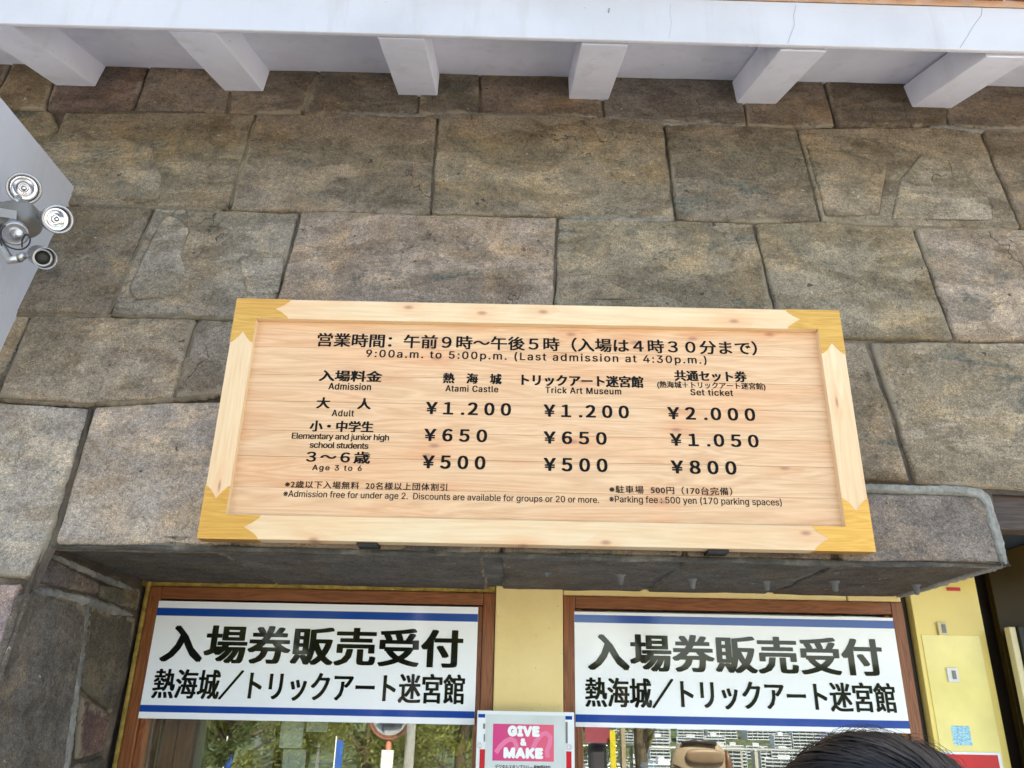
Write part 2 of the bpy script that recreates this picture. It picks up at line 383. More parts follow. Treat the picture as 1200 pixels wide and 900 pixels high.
# ------------------------------------------------------------------ text as flat print
FONT = None
try:      # Blender's own interface typeface for the Latin lines; the built-in font stays as the fallback
    import os
    for root_ in (bpy.utils.system_resource('DATAFILES'), os.path.join(bpy.utils.resource_path('LOCAL'), 'datafiles')):
        fp_ = os.path.join(root_ or '', 'fonts', 'Inter.woff2')
        if os.path.exists(fp_): FONT = bpy.data.fonts.load(fp_); break
except Exception: FONT = None
def text_mesh(txt, spacing=1.0, word=1.0):
    cu_ = bpy.data.curves.new('t', 'FONT'); cu_.body = txt; cu_.size = 1.0
    if FONT and all(ord(c) < 0x3000 for c in txt): cu_.font = FONT
    cu_.space_character = spacing; cu_.space_word = word; cu_.resolution_u = 3; cu_.dimensions = '3D'; cu_.fill_mode = 'HALF' if False else cu_.fill_mode
    ob = bpy.data.objects.new('t', cu_); C.objects.link(ob)
    dg = bpy.context.evaluated_depsgraph_get(); dg.update()
    me = bpy.data.meshes.new_from_object(ob.evaluated_get(dg))
    bpy.data.objects.remove(ob); bpy.data.curves.remove(cu_)
    n = len(me.vertices); co = np.empty(n * 3); me.vertices.foreach_get('co', co); co = co.reshape(-1, 3)[:, :2]
    ed = [tuple(e.vertices) for e in me.edges]; bpy.data.meshes.remove(me)
    # outlines may overlap inside one glyph: triangulate everything, keep what has a winding number
    nb = {}
    for a, b in ed: nb.setdefault(a, []).append(b); nb.setdefault(b, []).append(a)
    E = []; seen = set()
    for st in sorted(nb):
        if st in seen: continue
        loop = [st]; seen.add(st); cur = st
        nx = st + 1 if (st + 1) in nb[st] else nb[st][0]
        while nx not in seen:
            loop.append(nx); seen.add(nx); c2 = [q for q in nb[nx] if q != cur]; cur, nx = nx, (c2[0] if c2 else st)
        E += [(loop[k], loop[(k + 1) % len(loop)]) for k in range(len(loop))]
    vo, eo, fo, *_ = delaunay_2d_cdt([Vector(q) for q in co], E, [], 0, 1e-6)
    vo = np.array([(v.x, v.y) for v in vo]); fo = [f for f in fo if len(f) == 3]
    ct = np.array([(vo[f[0]] + vo[f[1]] + vo[f[2]]) / 3 for f in fo])
    A_ = co[[e[0] for e in E]]; B_ = co[[e[1] for e in E]]
    wn = np.zeros(len(ct), int)
    for k0 in range(0, len(ct), 2000):
        c = ct[k0:k0 + 2000]; y = c[:, 1][:, None]
        up = (A_[None, :, 1] <= y) & (B_[None, :, 1] > y); dn = (A_[None, :, 1] > y) & (B_[None, :, 1] <= y)
        xi = A_[None, :, 0] + (y - A_[None, :, 1]) * (B_ - A_)[None, :, 0] / ((B_ - A_)[None, :, 1] + 1e-15)
        hit = c[:, 0][:, None] < xi
        wn[k0:k0 + 2000] = (up & hit).sum(1) - (dn & hit).sum(1)
    fs = [tuple(f) for f, q in zip(fo, wn) if q != 0]
    used = sorted({q for f in fs for q in f}); mp = {q: i for i, q in enumerate(used)}
    return vo[used], [tuple(mp[q] for q in f) for f in fs]
def put_text(name, txt, pl, x0, x1, yc, h, mat, parent, lift=0.002, bold=0.0, spacing=1.0, cells=False, soft=False):
    """fit the ink box of txt between pixel columns x0..x1, centred on row yc at x0, h pixels high; bold strokes are
    laid on as shifted copies of the print"""
    co, fs = text_mesh(txt, spacing)
    ci = None
    if cells:
        w2 = text_mesh('田田', spacing)[0][:, 0]; w1 = text_mesh('田', spacing)[0][:, 0]; adv = w2.max() - w1.max()
        ci = np.clip(((co[:, 0] + 0.02) / adv).astype(int), 0, len(txt) - 1)
    lo, hi = co.min(0), co.max(0)
    ua, vv = pl.uv(x0, yc); ub, _ = pl.uv(x1, yc + 0.0198 * (x1 - x0))
    hh = abs(pl.uv(x0, yc - h / 2)[1] - pl.uv(x0, yc + h / 2)[1])
    em = hh / (hi[1] - lo[1])                       # metres per em, vertically
    r = bold * em
    ua += r; ub -= r; hh -= 2 * r
    U = ua + (co[:, 0] - lo[0]) / (hi[0] - lo[0]) * (ub - ua); V = vv + ((co[:, 1] - lo[1]) / (hi[1] - lo[1]) - 0.5) * hh
    sh = [(0, 0)] + ([(r * a, r * b) for a, b in (((-1, -.35), (0, -.4), (1, -.35), (1, 0), (1, .35), (0, .4), (-1, .35), (-1, 0)) if not soft else ((-.7, -.7), (0, -1), (.7, -.7), (1, 0), (.7, .7), (0, 1), (-.7, .7), (-1, 0)))] if bold else [])
    def mk(sel):
        idx = np.where(sel)[0]; mp = {int(q): i for i, q in enumerate(idx)}; ff = [f for f in fs if f[0] in mp]
        vs = []; out = []
        for k, (du, dv) in enumerate(sh):
            o = len(vs); vs += [pl.pt(U[q] + du, V[q] + dv, lift + k * 1.5e-5) for q in idx]; out += [tuple(mp[q] + o for q in f) for f in ff]
        return from_py(name, vs, out, mat, parent)
    if cells: return [mk(ci == c) for c in range(len(txt)) if (ci == c).any()]
    o = mk(np.ones(len(co), bool)); o['kind'] = 'stuff'; return o

# ------------------------------------------------------------------ stones
TONE = 1.36
def resample(poly, step):
    out = []
    n = len(poly)
    for i in range(n):
        a = np.array(poly[i]); b = np.array(poly[(i + 1) % n]); k = max(1, int(np.hypot(*(b - a)) / step))
        for j in range(k): out.append(a + (b - a) * j / k)
    return np.array(out)
def chaikin(p, k=1):
    for _ in range(k):
        q = np.roll(p, -1, 0); r = np.empty((len(p) * 2, 2)); r[0::2] = p * .75 + q * .25; r[1::2] = p * .25 + q * .75; p = r
    return p
def inset(p, d):
    t = np.roll(p, -1, 0) - np.roll(p, 1, 0); t /= (np.hypot(t[:, 0], t[:, 1])[:, None] + 1e-9)
    n = np.stack([-t[:, 1], t[:, 0]], 1)
    return p + n * (d if np.isscalar(d) else d[:, None])
def area(p): 
    q = np.roll(p, -1, 0); return 0.5 * np.sum(p[:, 0] * q[:, 1] - p[:, 1] * q[:, 0])
def dist_inside(pts, poly):
    a = poly; b = np.roll(poly, -1, 0); ab = b - a; L = (ab ** 2).sum(1) + 1e-12
    d = pts[:, None, :] - a[None]; t = np.clip((d * ab[None]).sum(2) / L, 0, 1)
    e = d - t[..., None] * ab[None]; dist = np.sqrt((e ** 2).sum(2)).min(1)
    y = pts[:, 1][:, None]; cond = (a[None, :, 1] > y) != (b[None, :, 1] > y)
    xi = a[None, :, 0] + (y - a[None, :, 1]) * ab[None, :, 0] / (ab[None, :, 1] + 1e-12)
    ins = (cond & (pts[:, 0][:, None] < xi)).sum(1) % 2 == 1
    return dist, ins
def stone(name, pl, px_poly, tint, parent, gap=0.014, proud=0.0, rough=0.0045, step=0.018, depth=0.035, rnd=0.0055, mat='stone', uv=None, jag=0.004, edge_w=0.02):
    poly = np.array(uv if uv is not None else [pl.uv(*p) for p in px_poly])
    if area(poly) < 0: poly = poly[::-1]
    p = resample(poly, 0.035); sd = random.random() * 100
    p = chaikin(p, 1)
    jit = np.array([noise.noise(Vector((q[0] * 9, q[1] * 9, sd))) * jag * 1.6 + noise.noise(Vector((q[0] * 32, q[1] * 32, sd))) * jag for q in p])
    p = inset(p, gap * 0.27 + jit * .8)
    ring2 = inset(p, 0.005); ring3 = inset(p, 0.012)
    lo, hi = p.min(0), p.max(0)
    gx, gy = np.meshgrid(np.arange(lo[0], hi[0], step), np.arange(lo[1], hi[1], step))
    g = np.stack([gx.ravel(), gy.ravel()], 1); rs = np.random.RandomState(int(sd * 10)); g += rs.uniform(-.3, .3, g.shape) * step
    d, ins = dist_inside(g, p); g = g[ins & (d > 0.018)]
    n = len(p)
    extra = []
    for rg in (ring2, ring3):
        dd, ii = dist_inside(rg, p); extra.append(rg[ii & (dd > 0.0035)])
    allp = np.concatenate([p] + extra + [g])
    ed = [(i, (i + 1) % n) for i in range(n)]
    vo, eo, fo, *_ = delaunay_2d_cdt([Vector(q) for q in allp], ed, [], 1, 1e-6)
    vo = np.array([(v.x, v.y) for v in vo])
    d, _ = dist_inside(vo, p)
    prof = -0.5 * (np.clip(1 - d / rnd, 0, 1) ** 2) * 0.014
    zs = []
    for q, pr, dd in zip(vo, prof, d):
        k = noise.fractal(Vector((q[0] * 3.0, q[1] * 3.0, sd)), 1.0, 2.1, 4) * rough * 1.4 + noise.fractal(Vector((q[0] * 14, q[1] * 14, sd + 9)), 0.9, 2.0, 3) * rough * 0.45
        zs.append(pr + proud + k * min(1, dd / 0.01 + 0.35))
    vs = [pl.pt(q[0], q[1], z) for q, z in zip(vo, zs)]
    fs = [tuple(f) for f in fo if len(f) >= 3]
    # sides: boundary edges walk back into the wall
    cnt = {}
    for f in fs:
        for i in range(len(f)):
            a, b = f[i], f[(i + 1) % len(f)]; cnt[(a, b)] = 1
    bd = [(a, b) for (a, b) in cnt if (b, a) not in cnt]; idx = {}
    for a, b in bd:
        for q in (a, b):
            if q not in idx: idx[q] = len(vs); vs.append(pl.pt(vo[q][0], vo[q][1], -depth))
    for a, b in bd: fs.append((b, a, idx[a], idx[b]))
    me = bpy.data.meshes.new(name); me.from_pydata([tuple(v) for v in vs], [], fs); me.update()
    me.polygons.foreach_set('use_smooth', [True] * len(me.polygons))
    a = me.attributes.new('edge', 'FLOAT', 'POINT')
    ev = list(np.exp(-d / edge_w)) + [1.0] * (len(vs) - len(vo)); a.data.foreach_set('value', ev)
    # make sure the faces look outwards
    f0 = max(me.polygons[:len(fo)], key=lambda f: f.area)
    if f0.normal.dot(pl.n) < 0: me.flip_normals()
    o = link_mesh(name, me, M[mat], parent); g_ = (tint[0] + tint[1] + tint[2]) / 3; k_ = 0.74; o.color = (TONE * (tint[0] * k_ + g_ * 1.13 * (1 - k_)), TONE * 0.95 * (tint[1] * k_ + g_ * 0.985 * (1 - k_)), TONE * 0.92 * (tint[2] * k_ + g_ * .85 * (1 - k_)), 1)
    return o
def sheet(name, pl, px_poly, h, mat, parent, amp=0.004, step=0.03, thick=0.04, uv=None):
    """rough continuous sheet (mortar) at height h over the plane"""
    poly = np.array(uv if uv is not None else [pl.uv(*p) for p in px_poly])
    if area(poly) < 0: poly = poly[::-1]
    p = resample(poly, step); lo, hi = p.min(0), p.max(0)
    gx, gy = np.meshgrid(np.arange(lo[0], hi[0], step), np.arange(lo[1], hi[1], step)); g = np.stack([gx.ravel(), gy.ravel()], 1)
    d, ins = dist_inside(g, p); g = g[ins & (d > step * .5)]
    n = len(p)
    vo, eo, fo, *_ = delaunay_2d_cdt([Vector(q) for q in np.concatenate([p, g])], [(i, (i + 1) % n) for i in range(n)], [], 1, 1e-6)
    vs = [pl.pt(v.x, v.y, h + amp * noise.fractal(Vector((v.x * 12, v.y * 12, 3)), 1, 2, 3)) for v in vo]
    me = bpy.data.meshes.new(name); me.from_pydata([tuple(v) for v in vs], [], [tuple(f) for f in fo]); me.update()
    if me.polygons[0].normal.dot(pl.n) < 0: me.flip_normals()
    me.polygons.foreach_set('use_smooth', [True] * len(me.polygons))
    return link_mesh(name, me, mat, parent)

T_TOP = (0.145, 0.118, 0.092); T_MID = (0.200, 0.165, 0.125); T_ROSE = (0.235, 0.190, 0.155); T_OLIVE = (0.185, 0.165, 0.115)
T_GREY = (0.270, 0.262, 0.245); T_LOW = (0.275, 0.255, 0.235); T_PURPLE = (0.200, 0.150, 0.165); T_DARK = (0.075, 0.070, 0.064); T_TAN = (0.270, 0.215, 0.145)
wall = empty('stone_wall', (0, YF + 0.1, 0), 'battered castle wall of large brown grey stone blocks behind the wooden price board', 'wall')
J1 = [(-120, 124), (50, 128), (84, 131), (290, 132), (353, 133), (430, 132), (513, 135), (562, 133), (708, 137), (778, 143), (875, 147), (933, 150), (980, 148), (1110, 147), (1150, 152), (1360, 156)]
def seg(line, x0, x1):
    """points of a joint line between two columns"""
    def yat(x):
        for (a, b), (c, d) in zip(line, line[1:]):
            if a <= x <= c: return b + (d - b) * (x - a) / (c - a)
        return line[-1][1]
    return [(x0, yat(x0))] + [p for p in line if x0 < p[0] < x1] + [(x1, yat(x1))]
J2 = [(-120, 236), (80, 240), (187, 243), (267, 246), (400, 248), (505, 251), (650, 254), (792, 258), (880, 261), (963, 260), (1010, 264), (1197, 267), (1360, 270)]
J3 = [(-120, 362), (13, 367), (127, 370), (233, 373), (320, 375), (650, 386), (915, 394), (1013, 397), (1133, 399), (1360, 398)]
J4L = [(-120, 464), (0, 468), (100, 474), (207, 468), (257, 464), (330, 466)]
def band(up, lo, ups, los, tints, **k):
    """stones of one course: ups/los are the columns of the vertical joints on the upper and lower joint line"""
    for i in range(len(ups) - 1):
        top = seg(up, ups[i], ups[i + 1]); bot = seg(lo, los[i], los[i + 1])
        tn = tints[i]
        if tn is None: continue
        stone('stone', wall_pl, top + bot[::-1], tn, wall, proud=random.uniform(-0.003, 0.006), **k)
TOPL = [(-140, 50), (1400, 76)]
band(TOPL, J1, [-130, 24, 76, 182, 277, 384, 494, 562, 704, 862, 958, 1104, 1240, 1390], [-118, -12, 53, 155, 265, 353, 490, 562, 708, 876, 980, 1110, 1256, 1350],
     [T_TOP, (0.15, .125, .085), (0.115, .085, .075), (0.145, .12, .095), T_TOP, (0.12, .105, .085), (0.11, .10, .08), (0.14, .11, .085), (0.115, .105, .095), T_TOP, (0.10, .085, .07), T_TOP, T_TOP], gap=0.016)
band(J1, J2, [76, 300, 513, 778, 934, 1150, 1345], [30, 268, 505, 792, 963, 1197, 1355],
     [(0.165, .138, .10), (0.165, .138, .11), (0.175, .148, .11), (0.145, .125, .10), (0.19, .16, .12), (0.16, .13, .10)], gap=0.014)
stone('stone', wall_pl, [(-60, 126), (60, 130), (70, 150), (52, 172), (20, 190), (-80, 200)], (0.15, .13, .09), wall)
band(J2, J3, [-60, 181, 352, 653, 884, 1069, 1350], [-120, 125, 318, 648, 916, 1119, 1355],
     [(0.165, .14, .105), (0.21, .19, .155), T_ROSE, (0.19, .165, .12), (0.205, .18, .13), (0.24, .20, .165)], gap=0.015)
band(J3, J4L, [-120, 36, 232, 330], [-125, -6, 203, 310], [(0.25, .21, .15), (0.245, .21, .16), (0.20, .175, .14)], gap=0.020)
# right of the board
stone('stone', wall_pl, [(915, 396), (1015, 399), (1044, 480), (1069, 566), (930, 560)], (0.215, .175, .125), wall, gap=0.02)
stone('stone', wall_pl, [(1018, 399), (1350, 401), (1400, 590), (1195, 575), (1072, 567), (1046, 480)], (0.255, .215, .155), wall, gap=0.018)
# hidden behind the board
stone('stone', wall_pl, [(330, 378), (600, 384), (600, 560), (310, 560)], T_MID, wall, step=0.04)
stone('stone', wall_pl, [(600, 384), (912, 395), (928, 560), (600, 560)], T_MID, wall, step=0.04)
# bottom course: grey blocks left, lintel blocks under the board
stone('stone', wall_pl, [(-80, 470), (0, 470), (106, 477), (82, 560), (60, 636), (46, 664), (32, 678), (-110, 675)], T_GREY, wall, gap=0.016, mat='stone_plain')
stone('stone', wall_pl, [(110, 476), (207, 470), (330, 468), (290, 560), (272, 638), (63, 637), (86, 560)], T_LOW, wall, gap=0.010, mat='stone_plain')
stone('stone', wall_pl, [(-140, 680), (28, 681), (14, 730), (-5, 780), (-40, 900), (-190, 900)], (0.27, .215, .225), wall, gap=0.02)
stone('stone', wall_pl, [(335, 560), (600, 561), (585, 649), (276, 641)], T_MID, wall, step=0.03, gap=0.012)
stone('stone', wall_pl, [(604, 561), (800, 562), (802, 653), (589, 649)], (0.15, .14, .125), wall, step=0.03, gap=0.012)
stone('stone', wall_pl, [(803, 562), (960, 566), (978, 658), (805, 653)], (0.15, .13, .115), wall, step=0.03, gap=0.012)
stone('stone', wall_pl, [(966, 576), (1100, 579), (1150, 582), (1156, 590), (1172, 660), (986, 658)], (0.17, .15, .135), wall, gap=0.004, mat='stone_plain', proud=0.004, edge_w=0.006)
# weathered flakes standing proud of their blocks
def flake(pts, tint, h=0.006):
    stone('stone_flake', wall_pl, pts, tint, wall, gap=0.0, proud=h, depth=0.0, rough=0.003, rnd=0.004, jag=0.003, edge_w=0.004)
flake([(40, 170), (66, 165), (100, 166), (122, 166), (146, 163), (160, 170), (178, 172), (181, 186), (190, 208), (187, 234), (110, 233), (80, 229), (30, 200)], (0.20, .17, .13))
flake([(196, 252), (210, 255), (222, 268), (212, 300), (224, 325), (214, 346), (160, 352), (150, 340), (168, 300), (186, 262)], (0.235, .215, .18), 0.004)
flake([(280, 300), (334, 302), (326, 345), (290, 346), (284, 325)], (0.23, .21, .175), 0.004)
flake([(670, 318), (700, 324), (760, 350), (655, 352), (656, 330)], (0.24, .205, .155), 0.004)
flake([(945, 168), (1000, 182), (1040, 195), (1030, 252), (968, 253)], (0.20, .165, .12), 0.004)
flake([(1080, 180), (1120, 190), (1160, 235), (1165, 258), (1045, 256), (1055, 210)], (0.24, .21, .165), 0.003)
# mortar bed
mo = sheet('mortar', wall_pl, [(-200, 30), (1420, 70), (1450, 592), (1165, 576), (1186, 661), (57, 643), (33, 683), (-60, 980), (-300, 980)], -0.014, M['mortar'], wall)
# thick pale pointing on the lintel block and down the reveal edge
def strip(pl, pts_a, pts_b, mat, h0=-0.012, h1=0.003, name='mortar_joint', amp=0.005, wob=1.0):
    """raised ribbon between two pixel polylines"""
    k = 60; 
    def interp(pts, t):
        L = [0]
        for a, b in zip(pts, pts[1:]): L.append(L[-1] + math.hypot(b[0] - a[0], b[1] - a[1]))
        s_ = t * L[-1]
        for i in range(len(pts) - 1):
            if s_ <= L[i + 1] + 1e-9:
                f = (s_ - L[i]) / (L[i + 1] - L[i] + 1e-9); return (pts[i][0] + (pts[i + 1][0] - pts[i][0]) * f, pts[i][1] + (pts[i + 1][1] - pts[i][1]) * f)
        return pts[-1]
    vs = []; fs = []; W = 6; sd = random.random() * 50
    for i in range(k + 1):
        a = np.array(interp(pts_a, i / k)); b = np.array(interp(pts_b, i / k))
        for j in range(W + 1):
            f = j / W
            f = 0.5 + (f - 0.5) * (min(1, 0.25 + min(i, k - i) * .12)) * (1 + wob * 0.7 * noise.noise(Vector((i * .35, (j > W / 2) * 9, sd))) + wob * .35 * noise.noise(Vector((i * 1.3, (j > W / 2) * 9, sd + 5))))
            q = a + (b - a) * f; u, v = pl.uv(*q)
            h = h0 if j in (0, W) else h1 + amp * noise.noise(Vector((i * .7, j * .8, sd)))
            vs.append(pl.pt(u, v, h))
    for i in range(k):
        for j in range(W):
            a = i * (W + 1) + j; fs.append((a, a + 1, a + W + 2, a + W + 1))
    me = bpy.data.meshes.new(name); me.from_pydata([tuple(v) for v in vs], [], fs); me.update()
    if me.polygons[W // 2].normal.dot(pl.n) < 0: me.flip_normals()
    me.polygons.foreach_set('use_smooth', [True] * len(me.polygons))
    return link_mesh(name, me, mat, wall)
strip(wall_pl, [(985, 566), (1060, 568), (1120, 569), (1150, 572), (1160, 580), (1186, 662)], [(985, 576), (1060, 578), (1120, 580), (1144, 583), (1152, 592), (1170, 662)], M['pale_mortar'], h1=0.006, wob=.35)
strip(wall_pl, [(60, 637), (270, 640), (600, 647), (985, 656), (1184, 660)], [(60, 643), (270, 645), (600, 653), (985, 662), (1186, 664)], M['edge_mortar'], h0=-0.008, h1=0.001)
strip(wall_pl, [(36, 374), (22, 400), (-8, 452)], [(56, 373), (40, 402), (12, 452)], M['mortar'], h1=0.000)
strip(wall_pl, [(100, 478), (78, 560), (56, 636), (44, 662), (28, 690), (0, 776)], [(110, 478), (89, 560), (66, 640), (54, 664), (37, 694), (10, 800)], M['mortar'], h1=-0.004)

def ridge(line, x0, x1, wpx, mat, off=0.0, h=0.001):
    a = seg(line, x0, x1); strip(wall_pl, [(x, y - wpx / 2 + off) for x, y in a], [(x, y + wpx / 2 + off) for x, y in a], mat, h0=-0.009, h1=h, amp=0.004)
ridge(J1, 395, 500, 5, M['grey_mortar'], 1); ridge(J1, 505, 700, 5, M['grey_mortar'], 1); ridge(J1, 705, 872, 6, M['grey_mortar'], 1)
ridge(J1, 110, 240, 4, M['mortar']); ridge(J1, 1090, 1200, 4, M['grey_mortar'], 1)
ridge(J2, 660, 790, 4, M['grey_mortar']); ridge(J2, 90, 260, 4, M['tan_mortar']); ridge(J2, 940, 1190, 4, M['tan_mortar'], 2)
ridge(J3, 8, 130, 7, M['tan_mortar']); ridge(J3, 128, 285, 5, M['tan_mortar'], -1); ridge(J4L, 0, 110, 4, M['tan_mortar']); ridge(J4L, 110, 255, 6, M['tan_mortar'], -1)
for a_, b_, w0 in (((84, 133), (54, 178), 13), ((181, 250), (126, 366), 7), ((300, 138), (269, 242), 6), ((352, 252), (330, 330), 5), ((233, 376), (205, 464), 8), ((934, 156), (962, 256), 4), ((372, 86), (354, 130), 8), ((514, 142), (505, 248), 5), ((653, 258), (648, 352), 5)):
    strip(wall_pl, [(a_[0] - w0 / 2, a_[1]), (b_[0] - w0 / 2, b_[1])], [(a_[0] + w0 / 2, a_[1]), (b_[0] + w0 / 2, b_[1])], M['mortar'] if w0 in (13, 5, 4) else M['tan_mortar'], h0=-0.010, h1=-0.003)

# reveal (left jamb): dark stones running back to the window
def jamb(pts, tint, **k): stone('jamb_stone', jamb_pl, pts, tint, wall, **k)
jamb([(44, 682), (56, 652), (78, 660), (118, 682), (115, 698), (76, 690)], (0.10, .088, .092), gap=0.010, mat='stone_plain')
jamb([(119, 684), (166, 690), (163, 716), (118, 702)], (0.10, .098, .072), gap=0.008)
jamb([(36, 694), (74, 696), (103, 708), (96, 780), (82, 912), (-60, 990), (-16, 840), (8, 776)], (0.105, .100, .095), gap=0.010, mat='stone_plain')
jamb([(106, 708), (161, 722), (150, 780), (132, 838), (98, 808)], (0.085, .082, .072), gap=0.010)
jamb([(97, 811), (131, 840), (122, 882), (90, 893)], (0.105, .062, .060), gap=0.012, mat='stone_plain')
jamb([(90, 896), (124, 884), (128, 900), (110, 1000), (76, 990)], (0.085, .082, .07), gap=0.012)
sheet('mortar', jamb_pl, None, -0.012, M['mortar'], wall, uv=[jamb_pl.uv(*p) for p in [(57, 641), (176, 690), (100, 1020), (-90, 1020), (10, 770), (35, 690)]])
strip(jamb_pl, [(106, 704), (98, 780), (80, 915)], [(102, 704), (92, 780), (74, 915)], M['grey_mortar'], h1=0.002)
strip(jamb_pl, [(40, 686), (74, 692), (112, 700), (158, 716)], [(38, 698), (74, 702), (106, 712), (152, 727)], M['grey_mortar'], h1=0.002)
strip(jamb_pl, [(60, 646), (110, 668), (160, 688)], [(60, 654), (108, 674), (150, 694)], M['grey_mortar'], h1=0.001)

# underside of the lintel
def under(pts, tint, **k): stone('lintel_stone', under_pl, pts, tint, wall, gap=0.006, mat='stone_plain', rough=0.003, edge_w=0.008, **k)
def back(x, y):      # the pixel straight behind a front pixel, on the window wall
    p = under_pl.hit(x, y); q = Vector((p.x, YW + 0.05, ZU)) - CAM
    return (600 + F_PX * q.dot(cr) / q.dot(d0), 450 - F_PX * q.dot(cu) / q.dot(d0))
FR = [(62, 642), (251, 644), (254, 645), (566, 650), (588, 651), (795, 656), (804, 656), (979, 660), (986, 660), (1170, 663)]
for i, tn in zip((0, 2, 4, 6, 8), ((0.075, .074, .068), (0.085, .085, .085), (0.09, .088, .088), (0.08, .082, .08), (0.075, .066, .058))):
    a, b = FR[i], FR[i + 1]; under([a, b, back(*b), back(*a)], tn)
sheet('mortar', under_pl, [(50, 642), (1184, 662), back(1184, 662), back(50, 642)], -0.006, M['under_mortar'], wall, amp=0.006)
# ragged mortar along the right edge of the underside
strip(under_pl, [(1186, 662), back(1188, 662)], [(1168, 662), back(1172, 662)], M['pale_mortar'], h0=-0.01, h1=0.004, wob=.5)
# solid core and end face of the lintel
b0 = under_pl.hit(1184, 662)
MB().prism([(b0.x, YF + 0.012, ZU + 0.006), (b0.x, YW + 0.4, ZU + 0.006), (b0.x, YW + 0.4, ZU + 0.45), (b0.x, YF + 0.012 + 0.45 * math.tan(BAT), ZU + 0.45)], (-0.05, 0, 0)).build('lintel_end', M['pale_mortar'], wall)
# wall mass above, behind the facing
MB().prism([(-4, YF + 0.06, ZU + 0.03), (-4, YF + 0.9, ZU + 0.03), (-4, 3.6, 5.2), (-4, YF + 0.06 + 3.2 * math.tan(BAT), 5.2)], (4 + b0.x, 0, 0)).build('wall_core', M['mortar'], wall)
MB().prism([(b0.x, YF + 0.15, ZU + 0.42), (b0.x, YF + 0.9, ZU + 0.42), (b0.x, 3.6, 5.2), (b0.x, YF + 0.06 + 3.2 * math.tan(BAT), 5.2)], (3, 0, 0)).build('wall_core', M['mortar'], wall)
MB().prism([(XJ - 0.02, YW + 0.3, ZU + 0.02), (XJ - 0.02, YF + 0.04, ZU + 0.02), (XJ - 0.02, YF + 0.04 - ZU * math.tan(BAT), 0), (XJ - 0.02, YW + 0.3, 0)], (-3, 0, 0)).build('wall_core', M['mortar'], wall)
# cement drip tips set in the underside
for (x, y) in ((727, 674), (811, 679), (898, 681), (978, 682), (1073, 686), (641, 672)):
    p = under_pl.hit(x, y); b = MB()
    b.lathe([(0, 0.017), (0.004, 0.016), (0.008, 0.0105), (0.030, 0.0075), (0.032, 0.004)] if x != 641 else [(0, 0.014), (0.004, 0.012), (0.008, 0.006), (0.012, 0.005)], p + Vector((0, 0, 0.003)), (0, 0, -1), 14)
    b.build('cement_tip', M['concrete_tip'], wall)

# ------------------------------------------------------------------ window wall
def wpt(px, py, dy=0.0): p = win_pl.hit(px, py); return Vector((p.x, YW + dy, p.z))
def rect_on(name, pl, corners, h0, h1, mat, parent, bev=0.0):
    """slab over a pixel quadrilateral: TL, TR, BR, BL, squared up on its plane, from height h0 to h1"""
    uv = [pl.uv(*c) for c in corners]
    u0_, u1_ = (uv[0][0] + uv[3][0]) / 2, (uv[1][0] + uv[2][0]) / 2; v1, v0 = (uv[0][1] + uv[1][1]) / 2, (uv[2][1] + uv[3][1]) / 2
    return MB().prism([pl.pt(u0_, v1, h0), pl.pt(u1_, v1, h0), pl.pt(u1_, v0, h0), pl.pt(u0_, v0, h0)], pl.n * (h1 - h0), bev).build(name, mat, parent)
def slab(name, pl, x0, x1, z0, z1, h0, h1, mat, parent, bev=0.0):
    return MB().prism([pl.pt(x0, z1, h0), pl.pt(x1, z1, h0), pl.pt(x1, z0, h0), pl.pt(x0, z0, h0)], pl.n * (h1 - h0), bev).build(name, mat, parent)
def WX(px, py): return win_pl.uv(px, py)[0]
def WZ(px, py): return win_pl.uv(px, py)[1]
sgn = 1 if win_pl.v.z > 0 else -1
ZB = 0.95      # counter height below the windows
fac = empty('yellow_wall', (0, YW, 0), 'yellow plastered wall between and around the two ticket windows', 'wall')
xa0, xa1 = WX(168, 750), WX(579, 760)      # window 1
xb0, xb1 = WX(660, 760), WX(1064, 770)     # window 2
za = WZ(380, 692); zb = WZ(860, 703)
slab('pillar', win_pl, xa1 + 0.002, xb0 - 0.002, 0, ZU + 0.05, -0.10, 0.028, M['yellow'], fac, 0.004)
slab('plaster_band', win_pl, xa0 - 0.04, xa1, za + 0.002, ZU + 0.05, -0.10, 0.010, M['gold_edge'], fac, 0.004)
slab('plaster_band', win_pl, xb0, WX(991, 705) , zb + 0.002, ZU + 0.05, -0.10, 0.012, M['yellow'], fac, 0.004)
slab('plaster_band', win_pl, WX(992, 705), xb1, zb + 0.002, ZU + 0.05, -0.10, 0.016, M['yellow'], fac, 0.004)
slab('plaster_edge', win_pl, XJ + 0.0, xa0 - 0.002, 0, ZU + 0.05, -0.10, 0.018, M['gold_edge'], fac, 0.006)
slab('apron', win_pl, xa0, xa1, 0, ZB, -0.10, 0.02, M['yellow'], fac)
slab('apron', win_pl, xb0, xb1, 0, ZB, -0.10, 0.02, M['yellow'], fac)
xp0, xp1 = WX(1062, 730), WX(1152, 760)
slab('shadow_gap', win_pl, xb1, xp0 + 0.012, 0, ZU + 0.05, -0.10, -0.005, M['wood_dark_door'], fac)

